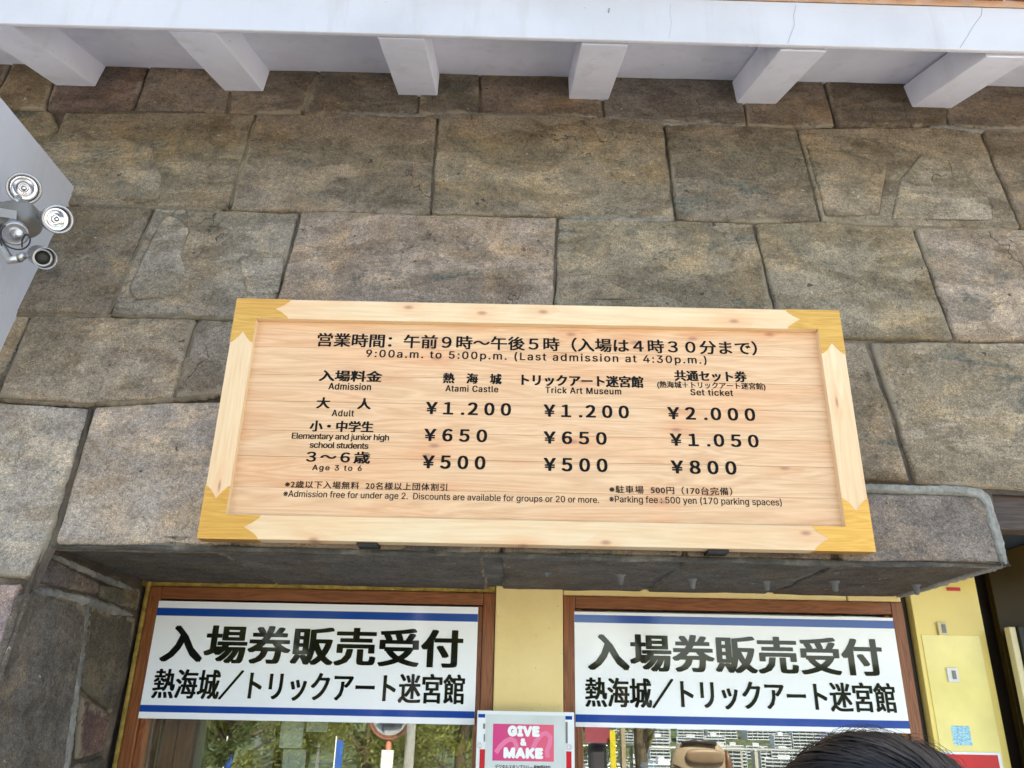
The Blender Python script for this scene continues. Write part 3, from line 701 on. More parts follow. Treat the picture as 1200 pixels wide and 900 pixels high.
def ticket_window(x0, x1, z1, label):
    t = empty('ticket_window', ((x0 + x1) / 2, YW, ZB), label, 'window', 'ticket windows')
    W = 0.040
    slab('frame_stile', win_pl, x0, x0 + W, ZB, z1, -0.06, 0.020, M['brown_z'], t, 0.002)
    slab('frame_stile', win_pl, x1 - W, x1, ZB, z1, -0.06, 0.020, M['brown_z'], t, 0.002)
    slab('frame_rail', win_pl, x0 + W + .001, x1 - W - .001, z1 - W, z1, -0.06, 0.020, M['brown_x'], t, 0.002)
    slab('frame_rail', win_pl, x0 + W + .001, x1 - W - .001, ZB, ZB + 0.06, -0.06, 0.035, M['brown_x'], t, 0.002)
    s_ = 0.022
    slab('inner_bead', win_pl, x0 + W + .001, x0 + W + s_, ZB + .062, z1 - W - .002, -0.05, 0.008, M['brown_z'], t, 0.002)
    slab('inner_bead', win_pl, x1 - W - s_, x1 - W - .001, ZB + .062, z1 - W - .002, -0.05, 0.008, M['brown_z'], t, 0.002)
    slab('glass_pane', win_pl, x0 + W + .002, x1 - W - .002, ZB + 0.061, z1 - W - .003, -0.030, -0.025, M['glass'], t)
    return t
ticket_window(xa0, xa1, za, 'wood framed ticket window on the left, beside the stone reveal')
ticket_window(xb0, xb1, zb, 'wood framed ticket window on the right, beside the yellow switch panel')

def window_sign(quad, st1, st2, l1, l2, label):
    pl = win_pl; uv = [pl.uv(*c) for c in quad]
    x0 = (uv[0][0] + uv[3][0]) / 2; x1 = (uv[1][0] + uv[2][0]) / 2; z1 = (uv[0][1] + uv[1][1]) / 2; z0 = (uv[2][1] + uv[3][1]) / 2
    t = empty('ticket_sign', ((x0 + x1) / 2, YW, z0), label, 'sign', 'blue striped ticket signs')
    slab('sign_panel', pl, x0, x1, z0, z1, -0.022, 0.022, M['sign_white'], t, 0.0015)
    for a, b in (st1, st2):
        slab('blue_stripe', pl, x0 + .0005, x1 - .0005, WZ(*b), WZ(*a), 0.0215, 0.0226, M['sign_blue'], t)
    put_text('letter', '入場券販売受付', pl, *l1, M['sign_black'], t, lift=0.0235, bold=0.038, spacing=1.04, cells=True)
    put_text('letter', '熱海城／トリックアート迷宮館', pl, *l2, M['sign_black'], t, lift=0.0235, bold=0.024, cells=True)
    return t
window_sign([(189, 705), (561, 712), (556, 849), (165, 842)], ((187, 713), (187, 722)), ((170, 826), (170, 834)), (193, 543, 754, 47), (183, 545, 801, 36),
            'white ticket sales sign with blue stripes in the left ticket window')
window_sign([(672, 714), (1045, 728), (1062, 859), (674, 852)], ((672, 721), (672, 730)), ((674, 837), (674, 846)), (688, 1031, 764, 46), (685, 1046, 811, 36),
            'white ticket sales sign with blue stripes in the right ticket window')

# ------------------------------------------------------------------ price board
def BU(px, py): return board_pl.uv(px, py)
def avg(a, b, i): return (BU(*a)[i] + BU(*b)[i]) / 2
bx0, bx1 = avg((278, 350), (231, 631), 0), avg((983, 364), (1026, 646), 0)
bz1, bz0 = avg((278, 350), (983, 364), 1), avg((231, 631), (1026, 646), 1)
ix0, ix1 = avg((302, 373), (263, 603), 0), avg((957, 386), (993, 617), 0)
iz1, iz0 = avg((302, 373), (957, 386), 1), avg((263, 603), (993, 617), 1)
board = empty('price_board', ((bx0 + bx1) / 2, YB + 0.03, bz0), 'wide pale cedar price board with gold painted corners on the stone wall', 'sign')
TH = 0.045
def bslab(name, x0, x1, z0, z1, h0, h1, mat, par=board, bev=0.0015): return slab(name, board_pl, x0, x1, z0, z1, h0, h1, mat, par, bev)
ov = 0.0
def miter(name, pts, mat):
    MB().prism([board_pl.pt(u, v, -TH) for u, v in pts], board_pl.n * TH, 0.0012).build(name, mat, board)
g_ = 0.0006
miter('frame_rail', [(bx0 + g_, bz1), (bx1 - g_, bz1), (ix1 - g_, iz1), (ix0 + g_, iz1)], M['cedar_rail'])
miter('frame_rail', [(bx0 + g_, bz0), (bx1 - g_, bz0), (ix1 - g_, iz0), (ix0 + g_, iz0)], M['cedar_rail'])
miter('frame_stile', [(bx0, bz0 + g_), (bx0, bz1 - g_), (ix0, iz1 - g_), (ix0, iz0 + g_)], M['cedar_stile'])
miter('frame_stile', [(bx1, bz0 + g_), (bx1, bz1 - g_), (ix1, iz1 - g_), (ix1, iz0 + g_)], M['cedar_stile'])
PW = -0.020                       # face of the planks behind the frame face
np_ = 7; edges_z = [iz0 + (iz1 - iz0) * f for f in (0, .14, .29, .42, .57, .71, .86, 1)]
for i in range(np_):
    bslab('plank', ix0 - .01, ix1 + .01, edges_z[i] + .0003, edges_z[i + 1] - .0003, -0.040, PW + random.uniform(-.0003, .0003), M['cedar'], bev=0.0006)
# gold corners: paint with ogee ends, wrapped over the arris
def ogee(L, D, n=12):
    return [(L - D * (1 - abs(s)) ** 1.5 * (1.0 if abs(s) < .9 else 1.0) + 0.0, s) for s in [(-1 + 2 * k / n) for k in range(n + 1)]]
def gold_corner(cx, cz, jx, jz, Lx, Lz):
    """outer corner (cx,cz), inner corner (jx,jz)"""
    sx = 1 if jx > cx else -1; sz = 1 if jz > cz else -1
    ww, wh = abs(jx - cx), abs(jz - cz)
    pts = [(cx, cz)]
    for L, s in ogee(Lx, 0.042):                       # along the rail
        pts.append((cx + sx * L, cz + sz * wh * (s + 1) / 2))
    pts.append((jx, jz))
    for L, s in ogee(Lz, 0.036)[::-1]:
        pts.append((cx + sx * ww * (s + 1) / 2, cz + sz * L))
    e = 0.0007
    MB().prism([board_pl.pt(u, v, 0.0001) for u, v in pts], board_pl.n * e).build('gold_corner', M['gold'], board)
    # lap on the edge of the board
    zz = sorted((cz, cz - sz * 0.0008)); xx = sorted((cx, cx + sx * Lx))
    MB().prism([board_pl.pt(xx[0], zz[0], -TH), board_pl.pt(xx[1], zz[0], -TH), board_pl.pt(xx[1], zz[1], -TH), board_pl.pt(xx[0], zz[1], -TH)], board_pl.n * (TH + e)).build('gold_edge', M['gold'], board)
    xx = sorted((cx, cx - sx * 0.0008)); zz = sorted((cz, cz + sz * Lz))
    MB().prism([board_pl.pt(xx[0], zz[0], -TH), board_pl.pt(xx[1], zz[0], -TH), board_pl.pt(xx[1], zz[1], -TH), board_pl.pt(xx[0], zz[1], -TH)], board_pl.n * (TH + e)).build('gold_edge', M['gold'], board)
LX, LZ = 0.160, 0.143
gold_corner(bx0, bz1, ix0, iz1, LX, LZ); gold_corner(bx1, bz1, ix1, iz1, LX, LZ)
gold_corner(bx0, bz0, ix0, iz0, LX, LZ); gold_corner(bx1, bz0, ix1, iz0, LX, LZ)
for px in (429, 843):             # dark steel hangers below the board
    c = BU(px, 640)[0]; bslab('hanger', c - .028, c + .028, bz0 - .009, bz0 - .0005, -0.062, -0.010, M['black'])
text_pl = Plane((0, YB - PW, 0), (0, -1, 0), (1, 0, 0))
LINES = [
 ('営業時間：午前９時〜午後５時（入場は４時３０分まで）', 372, 887, 398, 17, .014, 1.0),
 ('9:00a.m. to 5:00p.m. (Last admission at 4:30p.m.)', 429, 828, 415, 12, .012, 1.18),
 ('入場料金', 374, 448, 440, 14, .022, 1.0), ('Admission', 385, 435, 452.5, 8.5, .014, 1.05),
 ('熱　海　城', 519, 588, 443, 13, .022, 1.0), ('Atami Castle', 522, 584, 455, 8, .014, 1.1),
 ('トリックアート迷宮館', 611, 754, 445, 14.5, .022, 1.0), ('Trick Art Museum', 639, 728, 457, 8, .014, 1.1),
 ('共通セット券', 790, 875, 440, 13.5, .022, 1.0), ('(熱海城＋トリックアート迷宮館)', 770, 897, 451, 9.5, .014, 1.0), ('Set ticket', 809, 859, 459.5, 8, .014, 1.1),
 ('大　　人', 371, 435, 472, 14, .022, 1.0), ('Adult', 389, 415, 484, 8, .012, 1.1),
 ('￥１ .２００', 499, 599, 478, 16, .020, 1.0), ('￥１ .２００', 637, 737, 481, 16, .020, 1.0), ('￥２ .０００', 782, 885, 484, 16, .020, 1.0),
 ('小・中学生', 363, 438, 499, 14, .022, 1.0), ('Elementary and junior high', 342, 456, 511.5, 9.5, .014, .95), ('school students', 363, 432, 521.3, 7.5, .014, .95),
 ('￥６５０', 497, 571, 509.5, 16, .020, 1.0), ('￥６５０', 637, 711, 512.5, 16, .020, 1.0), ('￥１ .０５０', 785, 889, 515, 16, .020, 1.0),
 ('３〜６歳', 359, 434, 535, 15, .018, 1.0), ('Age 3 to 6', 366, 424, 548.6, 8.5, .012, 1.2),
 ('￥５００', 495, 569, 541, 17, .020, 1.0), ('￥５００', 637, 712, 544, 17, .020, 1.0), ('￥８００', 786, 863, 547, 17, .020, 1.0),
 ('※2歳以下入場無料  20名様以上団体割引', 334, 524, 567.3, 9, .008, 1.1),
 ('※Admission free for under age 2.  Discounts are available for groups or 20 or more.', 332, 702, 579.3, 10, .006, 1.0),
 ('※駐車場  500円（170台完備）', 714, 858, 573.2, 9.5, .008, 1.1),
 ('※Parking fee : 500 yen (170 parking spaces)', 714, 916, 585.6, 10.5, .006, 1.0),
]
for tx, x0, x1, yc, h, bo, sp in LINES:
    put_text('lettering', tx, text_pl, x0, x1, yc, h, M['ink'], board, lift=0.0007, bold=bo * (1.9 if any(ord(c) > 0x3000 for c in tx) else 1.4), spacing=sp)

# ------------------------------------------------------------------ eaves
roof = empty('eaves_roof', (0, 2.4, 4.0), 'white plastered eaves with sloping rafters and roof tile edge above the stone wall', 'roof')
SL = R(22.2)
zf = None
def eave_pt(px, py, Y0=2.055):
    d = ray(px, py); t = Y0 / d.y; return CAM + d * t
eL = eave_pt(-60, 25.5); 
ZE = eave_pt(600, 43.5).z; 
def on_z(px, py, z): d = ray(px, py); return CAM + d * ((z - CAM.z) / d.z)
a_, b_ = on_z(0, 27, ZE), on_z(1200, 60, ZE)
dirx = (b_ - a_).normalized(); A = a_ - dirx * 1.2; B = b_ + dirx * 1.2
nrm = Vector((dirx.y, -dirx.x, 0)).normalized()      # outward, towards the viewer
if nrm.y > 0: nrm = -nrm
TOPF = on_z(850, -1.0, ZE); FH = 0.0
d = ray(850, 0); t = (A - CAM).dot(nrm) / d.dot(nrm); FH = (CAM + d * t).z - ZE
MB().prism([A, A + Vector((0, 0, FH)), A + Vector((0, 0, FH)) - nrm * .016, A - nrm * .016], B - A, 0.004).build('fascia_beam', M['wall_white'], roof)
back_v = (-nrm * math.cos(SL) + Vector((0, 0, math.sin(SL))))
def plane_z_wall(p):   # follow the rafter line to the wall plane
    t = (wall_pl.o - p).dot(wall_pl.n) / back_v.dot(wall_pl.n); return p + back_v * t
for cx in (-118, 89, 285, 489.5, 690, 886.5, 1091.5, 1296):
    cy = 101 + (cx - 89) * 0.0255
    q = wall_pl.hit(cx, cy)
    L = 2.0
    t = (A - q).dot(nrm) / (-back_v).dot(nrm); p0 = q - back_v * (t - 0.035)
    h = Vector((0, 0, 0.125)); hw = dirx * 0.080
    ext = back_v * 0.15
    MB().prism([p0 - hw, p0 + hw, p0 + hw + h, p0 - hw + h], (q - p0) + ext, 0.004).build('rafter', M['soffit_white'], roof)
q = wall_pl.hit(600, 88.5); t = (A - q).dot(nrm) / (-back_v).dot(nrm); p0 = q - back_v * (t - 0.035)
sa = p0 + dirx * ((A - p0).dot(dirx)); sb = p0 + dirx * ((B - p0).dot(dirx))
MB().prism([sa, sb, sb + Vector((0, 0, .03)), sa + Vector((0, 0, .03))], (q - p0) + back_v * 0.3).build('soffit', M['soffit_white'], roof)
# tiled slope above
ta = A + Vector((0, 0, FH + .002)); 
MB().prism([ta - nrm * .0, ta + Vector((0, 0, .03)), ta + Vector((0, 0, .03)) + back_v * 3.2, ta + back_v * 3.2], B - A).build('roof_deck', M['tile'], roof)
n_t = int((B - A).length / 0.15)
tile_me = None
for i in range(n_t):
    p = ta + dirx * (0.075 + i * 0.15) + Vector((0, 0, .035)) + nrm * 0.045
    if tile_me is None:
        b = MB(); n = 10
        prof = [(dirx * (0.058 * math.cos(math.pi * k / n)) + Vector((0, 0, 1)) * (0.045 * math.sin(math.pi * k / n))) for k in range(n + 1)]
        b.prism([x for x in prof] + [Vector((0, 0, -.012)) - dirx * .058, Vector((0, 0, -.012)) + dirx * .058], back_v * 3.2)
        o = b.build('roof_tile', M['tile'], roof); c0 = o.location.copy(); tile_me = o; off = (Vector(o.location) - (Vector((0, 0, 0))))
        base = o.location.copy()
    else:
        o = tile_me.copy(); C.objects.link(o); o.parent = roof
    o.location = base + p
# hairline cracks and chips in the fascia
def mark(pts, rad, name='crack', Y=None):
    vs = []
    for (x, y) in pts:
        d = ray(x, y); t = (A - CAM).dot(nrm) / d.dot(nrm); vs.append(CAM + d * t + nrm * 0.0001)
    MB().tube(vs, rad, 4).build(name, M['crack'], roof)
mark([(933, 5), (930, 18), (931, 30), (926, 42), (923, 51)], 0.0008)
mark([(1151, 8), (1150, 18), (1141, 30), (1134, 42), (1125, 56)], 0.0009)
mark([(786, 5), (785, 16), (787, 26), (784, 45)], 0.0005)
mark([(714, 10), (713, 15)], 0.003, 'plaster_chip')

# ------------------------------------------------------------------ white wing wall (left)
pw = wall_pl.hit(79, 240); XWg = pw.x
def on_x(px, py, X): d = ray(px, py); return CAM + d * (X / d.x)
pt_ = on_x(84, 215, XWg); zt = pt_.z
ytop = pt_.y + 0.02
wing = MB()
pts = [Vector((XWg, ytop, zt)), Vector((XWg, 0.6, zt)), Vector((XWg, 0.6, 2.35)), Vector((XWg, YF + (2.35 - ZU) * math.tan(BAT) + .03, 2.35)), Vector((XWg, pw.y + 0.03, pw.z - .02))]
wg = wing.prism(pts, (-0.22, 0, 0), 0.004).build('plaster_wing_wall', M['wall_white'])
tag(wg, 'plain white plastered wing wall at the left edge meeting the stone wall', 'wall')

# ------------------------------------------------------------------ security light on the wing wall
fl = empty('security_light', at_y(10, 262, 2.0), 'grey twin head motion sensor floodlight with bare cables on the white wing wall', 'light')
def head(c_px, Yc, aim, rad, length, rim):
    c = at_y(*c_px, Yc); aim = Vector(aim).normalized(); s_ = rad
    MB().lathe([(-length, s_ * .45), (-length * .92, s_ * .80), (-length * .5, s_ * .98), (-.004, s_ * 1.0), (0, s_ * 1.04), (0.006, s_ * 1.04), (0.007, s_ * .90), (0.001, s_ * .88)], c, aim, 32, False).build('lamp_housing', M['fixture'] if not rim else M['fixture_light'], fl)
    MB().lathe([(-.03, s_ * .5), (0.003, s_ * .885), *[(-.004 - .030 * (1 - ((.86 - .06 * i) / .86) ** 2) + (.0022 if i % 2 else -.0010), s_ * (.86 - .055 * i)) for i in range(11)], (-.012, s_ * .22), (-.004, s_ * .17), (-.001, s_ * .10), (0.0, s_ * .02)], c, aim, 32).build('reflector', M['reflector'], fl)
    MB().lathe([(-.004, s_ * 1.03), (0.006, s_ * 1.075), (0.011, s_ * 1.05), (0.011, s_ * .90), (0.003, s_ * .88)], c, aim, 32, None).build('lamp_rim', M['fixture_light'], fl)
Yl = 2.0
toc = lambda px, py: (CAM - at_y(px, py, Yl)).normalized()
head((28, 221), Yl, toc(28, 221) + Vector((0.05, 0, -.12)), 0.044, 0.045, True)
head((67, 257), Yl - 0.02, toc(66, 257) + Vector((.30, 0, -.02)), 0.039, 0.07, False)
k = 0.0
pb = at_y(14, 258, Yl + 0.04)
ax = (at_y(40, 240, Yl + .02) - at_y(-20, 280, Yl + .06)).normalized()
def blob(name, c, sx, sy, sz, mat, par, p=2.6, n=28, rot=None):
    vs = []; fs = []
    for i in range(n + 1):
        th = math.pi * i / n
        for j in range(n):
            ph = 2 * math.pi * j / n
            f = lambda v: math.copysign(abs(v) ** (2 / p), v)
            q = Vector((sx * f(math.sin(th)) * f(math.cos(ph)), sy * f(math.sin(th)) * f(math.sin(ph)), sz * f(math.cos(th))))
            vs.append(Vector(c) + (rot @ q if rot is not None else q))
    for i in range(n):
        for j in range(n): fs.append((i * n + j, i * n + (j + 1) % n, (i + 1) * n + (j + 1) % n, (i + 1) * n + j))
    return from_py(name, vs, fs, mat, par, True)
blob('body', at_y(10, 260, Yl + .05), .088, .055, .050, M['fixture'], fl, 3.4, 28, Matrix.Rotation(R(-14), 3, 'Y'))
ps = at_y(18, 274, Yl - 0.01)
MB().lathe([(-.03, .036), (0.0, .035), (0.003, .033), (0.003, .029), (-0.008, .014), (0.012, .013), (0.020, .010), (0.024, .004)], ps, toc(18, 274) + Vector((0.2, 0, -.5)), 24).build('sensor', M['fixture_light'], fl)
MB().lathe([(-.002, .0105), (0.010, .010), (0.016, .006)], at_y(22, 273, Yl - .035), toc(22, 273), 18).build('sensor_dome', M['white_plastic'], fl)
MB().tube([at_y(47, 252, Yl + .02), at_y(58, 262, Yl + .01)], 0.012, 12).build('swivel', M['fixture'], fl)
MB().tube([at_y(16, 238, Yl), at_y(22, 232, Yl + .02)], [0.012, 0.010], 12).build('swivel', M['fixture_light'], fl)
MB().tube([at_y(-14, 272, Yl), at_y(2, 290, Yl), at_y(12, 305, Yl), at_y(22, 303, Yl)], 0.012, 12).build('arm', M['steel'], fl)
MB().tube([at_y(22, 303, Yl), at_y(29, 299, Yl)], [0.013, 0.010], 10).build('wing_nut', M['steel'], fl)
label_pt = at_y(8, 247, Yl - .012)
MB().prism([at_y(-4, 243, Yl - .02), at_y(20, 247, Yl - .02), at_y(19, 257, Yl - .02), at_y(-4, 253, Yl - .02)], (0, .003, 0)).build('rating_label', M['steel'], fl)
cm = empty('security_camera', at_y(45, 300, Yl), 'small silver bullet security camera with black lens below the floodlight', 'camera')
cc = at_y(50, 302, Yl - .03); aimc = (toc(50, 302) + Vector((.25, 0, -.12))).normalized()
MB().lathe([(-.10, .018), (-.095, .024), (0, .026), (0.001, .020), (-.006, .018)], cc, aimc, 28, False).build('camera_body', M['fixture_light'], cm)
MB().lathe([(-.005, .018), (0.003, .0175), (0.004, .006)], cc, aimc, 24).build('lens', M['black'], cm)
MB().lathe([(-.09, .029), (0.012, .030), (0.016, .031), (0.016, .0285), (-.02, .0275)], cc + Vector((.004, 0, -.001)), aimc, 28, False).build('sun_hood', M['fixture_light'], cm)
MB().tube([at_y(28, 299, Yl), cc - aimc * .05], 0.008, 10).build('bracket', M['steel'], cm)
def cable(pts, label):
    P_ = [at_y(x, y, Y) for x, y, Y in pts]; out = []
    for i in range(len(P_) - 1):
        a = P_[max(i - 1, 0)]; b = P_[i]; c = P_[i + 1]; e = P_[min(i + 2, len(P_) - 1)]
        for k in range(5):
            t = k / 5; out.append(0.5 * ((2 * b) + (c - a) * t + (2 * a - 5 * b + 4 * c - e) * t * t + (3 * b - a - 3 * c + e) * t ** 3))
    out.append(P_[-1]); o = MB().tube(out, 0.0022, 6).build('cable', M['cable'], fl)
cable([(6, 264, 1.96), (1, 272, 1.94), (4, 284, 1.94), (14, 291, 1.94), (26, 292, 1.95), (34, 286, 1.96), (35, 278, 1.96), (30, 275, 1.97), (26, 282, 1.98), (26, 290, 1.99)], '')
cable([(2, 262, 1.97), (-2, 274, 1.96), (2, 288, 1.97)], '')

# ------------------------------------------------------------------ yellow panel with switches, right of the windows
yp = empty('switch_panel', ((xp0 + xp1) / 2, YW, 0), 'yellow laminate panel right of the ticket windows carrying two switches', 'panel')
yx1 = WX(1160, 800)
slab('panel_face', win_pl, xp0 + .014, yx1, 0, ZU + 0.6, -0.08, 0.030, M['yellow_panel'], yp, 0.002)
pan = Plane((0, YW - 0.030, 0), (0, -1, 0), (1, 0, 0))
def on_pan(name, q, h0, h1, mat, par, bev=0.0): return rect_on(name, pan, q, h0, h1, mat, par, bev)
sh = tag(on_pan('acrylic_sheet', [(1082, 748), (1144, 741), (1180, 905), (1104, 905)], 0.0005, 0.003, M['yellow_sheet'], None, .0005), 'glossy yellow sheet over the lower part of the switch panel, coloured paler for its lit reflection', 'sheet')
for q, mt, lb in (([(1097, 730), (1107, 729), (1110, 744), (1099, 745)], 'ivory', 'upper ivory wall switch, level with the top edge of the glossy sheet'), ([(1108, 783), (1120, 782), (1123, 799), (1110, 800)], 'white_plastic', 'lower white wall switch in the middle of the glossy sheet')):
    s_ = empty('wall_switch', pan.hit(*q[0]), lb, 'switch', 'wall switches')
    on_pan('cover_plate', q, 0.003, 0.010, M[mt], s_, 0.0015)
    cx, cy = sum(p[0] for p in q) / 4 + 0.6, sum(p[1] for p in q) / 4
    on_pan('rocker', [(cx - 2.2, cy - 5), (cx + 2.2, cy - 5), (cx + 3, cy + 5), (cx - 1.4, cy + 5)], 0.010, 0.0125, M['fixture'], s_, 0.0006)
def sticker_mat():
    t = NT('blue_sticker'); co = t.coord((1, 1, 2.2)); 
    n = t.noise(co, 60, 3, 0.6, 3.0)
    t.p(Base_Color=t.ramp(n, [(0.35, (0.10, 0.33, 0.50)), (0.48, (0.20, 0.52, 0.66)), (0.6, (0.55, 0.78, 0.82)), (0.7, (0.25, 0.50, 0.62))]), Roughness=0.3); return t.m
tag(on_pan('sticker', [(1114, 851), (1135, 850), (1139, 873), (1117, 874)], 0.003, 0.0036, sticker_mat(), None), 'small square light blue wave patterned sticker on the yellow panel', 'sticker')
rs = empty('red_sign', pan.hit(1140, 890), 'red sign board with a white border at the foot of the yellow panel', 'sign')
on_pan('board', [(1090, 881), (1170, 881), (1186, 960), (1106, 960)], 0.003, 0.008, M['white_print'], rs, .0005)
on_pan('print', [(1092, 884), (1166.5, 884), (1181.5, 956), (1108, 956)], 0.008, 0.0088, M['red'], rs)
tag(on_pan('warning_tag', [(1109, 689), (1124, 688), (1125, 692), (1110, 693)], 0.001, 0.004, M['red'], None), 'tiny red tag tucked at the top of the yellow panel under the lintel', 'tag')

# ------------------------------------------------------------------ entrance recess at the far right
bm_pl = wall_pl
xr = b0.x
ent = empty('entrance', (xr + .5, YW, 0), 'dark entrance recess right of the lintel with bronze panel and steel door edge', 'doorway')
p1 = wall_pl.hit(1160, 576); p2 = wall_pl.hit(1190, 618)
MB().prism([(xr + .003, p1.y + .03, p1.z + .005), (xr + .003, p2.y + .03, p2.z), (xr + .003, p2.y + .10, p2.z), (xr + .003, p1.y + .10, p1.z + .005)], (1.8, 0, 0), 0.004).build('head_beam', M['dark_beam'], ent)
# yellow plaster above the recess, bronze canopy side, dark door leaf
yt = at_y(1190, 640, YW)
MB().box((yx1 + .28, YW - .03, yt.z), (xr + 2.4, YW + .05, ZU + .9)).build('plaster_head', M['yellow_panel'], ent)
MB().box((yx1 + .002, YW + .02, 0), (yx1 + 0.55, YW + .06, ZU + .9)).build('door_leaf', M['wood_dark_door'], ent)
def ybox(px0, px1, py0, py1, Y, th, mat, name, xt=None):
    pa = at_y(px0, py0, Y); pb_ = at_y(px1, py1, Y)
    return MB().box((pa.x, Y, pb_.z), (pb_.x if xt is None else xt, Y + th, pa.z), 0.002).build(name, mat, ent)
q0 = at_y(1166, 700, YW - .04)
zl_ = at_y(1160, 653, YW - .04).z; pr_ = at_y(1200, 636, YW - .08); kx_ = (pr_.z - zl_) / (pr_.x - q0.x)
MB().prism([(q0.x - .005, YW - .04, 0), (q0.x - .005, YW - .04, zl_), (q0.x + 1.5, YW - .30, zl_ + kx_ * 1.3), (q0.x + 1.5, YW - .30, 0)], (0, .03, 0), .002).build('bronze_panel', M['bronze'], ent)
ed = at_y(1178, 735, YW - .10)
MB().box((ed.x, YW - .12, 0), (ed.x + .022, YW - .09, ed.z), .003).build('door_edge', M['ivory'], ent)
MB().box((ed.x + .024, YW - .13, 0), (ed.x + .045, YW - .09, ed.z + .002), .003).build('door_gasket', M['black'], ent)
MB().box((ed.x + .047, YW - .14, 0), (ed.x + .09, YW - .09, ed.z - .003), .003).build('door_stile', M['steel'], ent)
MB().box((ed.x + .092, YW - .135, 0), (ed.x + .9, YW - .10, ed.z - .003), .003).build('door_panel', M['brown_z'], ent)
MB().box((yx1 + .56, YW + .5, 0), (xr + 2.4, YW + .55, 3.2)).build('lobby_wall', M['wood_dark_door'], ent)

# ------------------------------------------------------------------ poster board between the windows
YPo = YW - 0.10
po_pl = Plane((0, YPo, 0), (0, -1, 0), (1, 0, 0))
po = empty('poster_stand', po_pl.hit(616, 900), 'white notice board with pink GIVE & MAKE poster in front of the yellow pillar', 'notice board')
def po_r(name, q, h0, h1, mat, bev=0.0): return rect_on(name, po_pl, q, h0, h1, mat, po, bev)
po_r('backing_board', [(560, 832), (672, 835), (676, 1050), (552, 1046)], -0.012, 0.0, M['white_print'], 0.002)
po_r('poster_sheet', [(570, 837), (662, 839), (663, 960), (566, 958)], 0.0003, 0.0012, plain('poster_paper', (0.62, 0.68, 0.67), 0.3, 0, .05, 9))
po_r('pink_print', [(578, 847.5), (649, 850), (649, 893), (577, 891)], 0.0014, 0.0020, M['pink'])
def swash(pts, wpx):
    P_ = [po_pl.hit(x, y) - Vector((0, .0022, 0)) for x, y in pts]; hw = wpx * 0.5 * 0.0028
    vs = []; fs = []
    for i, p in enumerate(P_):
        t = (P_[min(i + 1, len(P_) - 1)] - P_[max(i - 1, 0)]).normalized(); n = Vector((-t.z, 0, t.x)); vs += [p + n * hw, p - n * hw]
    for i in range(len(P_) - 1): fs.append((2 * i, 2 * i + 1, 2 * i + 3, 2 * i + 2))
    o = from_py('print_swash', vs, fs, M['pink_light'], po)
swash([(581, 882), (586, 875), (592, 869), (598, 866), (603, 868), (605, 874), (606, 880)], 5)
swash([(624, 878), (628, 869), (634, 861), (640, 859), (645, 864), (644, 872), (641, 880), (642, 888)], 5)
put_text('lettering', 'GIVE', po_pl, 595, 632.5, 856.5, 13, M['letter_white'], po, lift=0.0036, bold=0.060, spacing=1.10, soft=True)
put_text('lettering', '&', po_pl, 609.5, 617, 869.5, 9, M['letter_white'], po, lift=0.0036, bold=0.045, soft=True)
put_text('lettering', 'MAKE', po_pl, 590, 636.5, 882, 13, M['letter_white'], po, lift=0.0036, bold=0.060, spacing=1.10, soft=True)
put_text('lettering', 'デジタルスタンプラリー 参加受付中', po_pl, 580, 645, 898.5, 6, M['ink'], po, lift=0.0022, bold=0.02)
for q in ([(560.5, 836.5), (568.5, 836.8), (568.5, 841), (560.5, 840.7)], [(662.5, 839), (670.5, 839.2), (670.5, 843.5), (662.5, 843.2)]):
    po_r('blue_block', q, 0.0003, 0.0010, M['sign_blue'])
for q in ([(562, 878), (567.5, 878), (567, 960), (560, 960)], [(663.5, 880.5), (669, 880.5), (671, 960), (664, 960)]):
    po_r('red_bar', q, 0.0003, 0.0010, M['red'])
for q in ([(566, 848), (568.5, 848), (568.5, 854), (566, 854)], [(567, 860), (568.5, 860), (568.3, 869), (566.8, 869)], [(662.5, 846), (665.5, 846), (665, 871), (663, 871)]):
    po_r('dark_lettering_edge', q, 0.0003, 0.0009, M['fixture'])
for (x, y) in ((562.5, 873.5), (667.5, 875.5)):
    c = po_pl.hit(x, y)
    MB().lathe([(0, .0085), (0.0045, .0085), (0.005, .0065), (0.003, .006), (0.003, .001)], c, (0, -1, 0), 20).build('suction_pad', M['white_plastic'], po)

# ------------------------------------------------------------------ inside the ticket office
rm = empty('ticket_office', (0, 3.6, 0), 'dim ticket office interior seen through the two windows', 'room')
rx0, rx1 = XJ - .1, yx1 - .02
M['room_wall'] = plain('office_wall', (0.32, 0.30, 0.27), 0.8); M['room_dark'] = plain('office_dark', (0.05, 0.04, 0.035), 0.8)
MB().box((rx0, 5.0, 0), (rx1, 5.05, 2.5)).build('back_wall', M['room_wall'], rm)
MB().box((rx0 - .05, YW + .11, 0), (rx0, 5.0, 2.5)).build('side_wall', M['brown_z'], rm)
MB().box((rx1, YW + .11, 0), (rx1 + .05, 5.0, 2.5)).build('side_wall', M['room_dark'], rm)
MB().box((rx0, YW + .11, 2.4), (rx1, 5.0, 2.45)).build('ceiling', M['room_wall'], rm)
MB().box((rx0, YW + .11, 0), (rx1, 5.0, 0.05)).build('floor', M['room_dark'], rm)
MB().box((rx0, YW + .11, .9), (rx1, YW + .6, .94), .004).build('counter', M['brown_x'], rm)
def inside(name, x0, x1, y0, y1, Y, th, mat, par=None, bev=.002):
    k = lambda x, y: x + (x - 646) * (y - 872) / 2720
    a = at_y(k(x0, y0), y0, Y); b = at_y(k(x1, y1), y1, Y)
    return MB().box((a.x, Y, b.z), (b.x, Y + th, a.z), bev).build(name, mat, par)
M['cabinet'] = wood_material('cabinet_wood', (0.62, 0.26, 0.10), (0.36, 0.13, 0.05), 'z', 1.6, False, 0.5, 1.0)
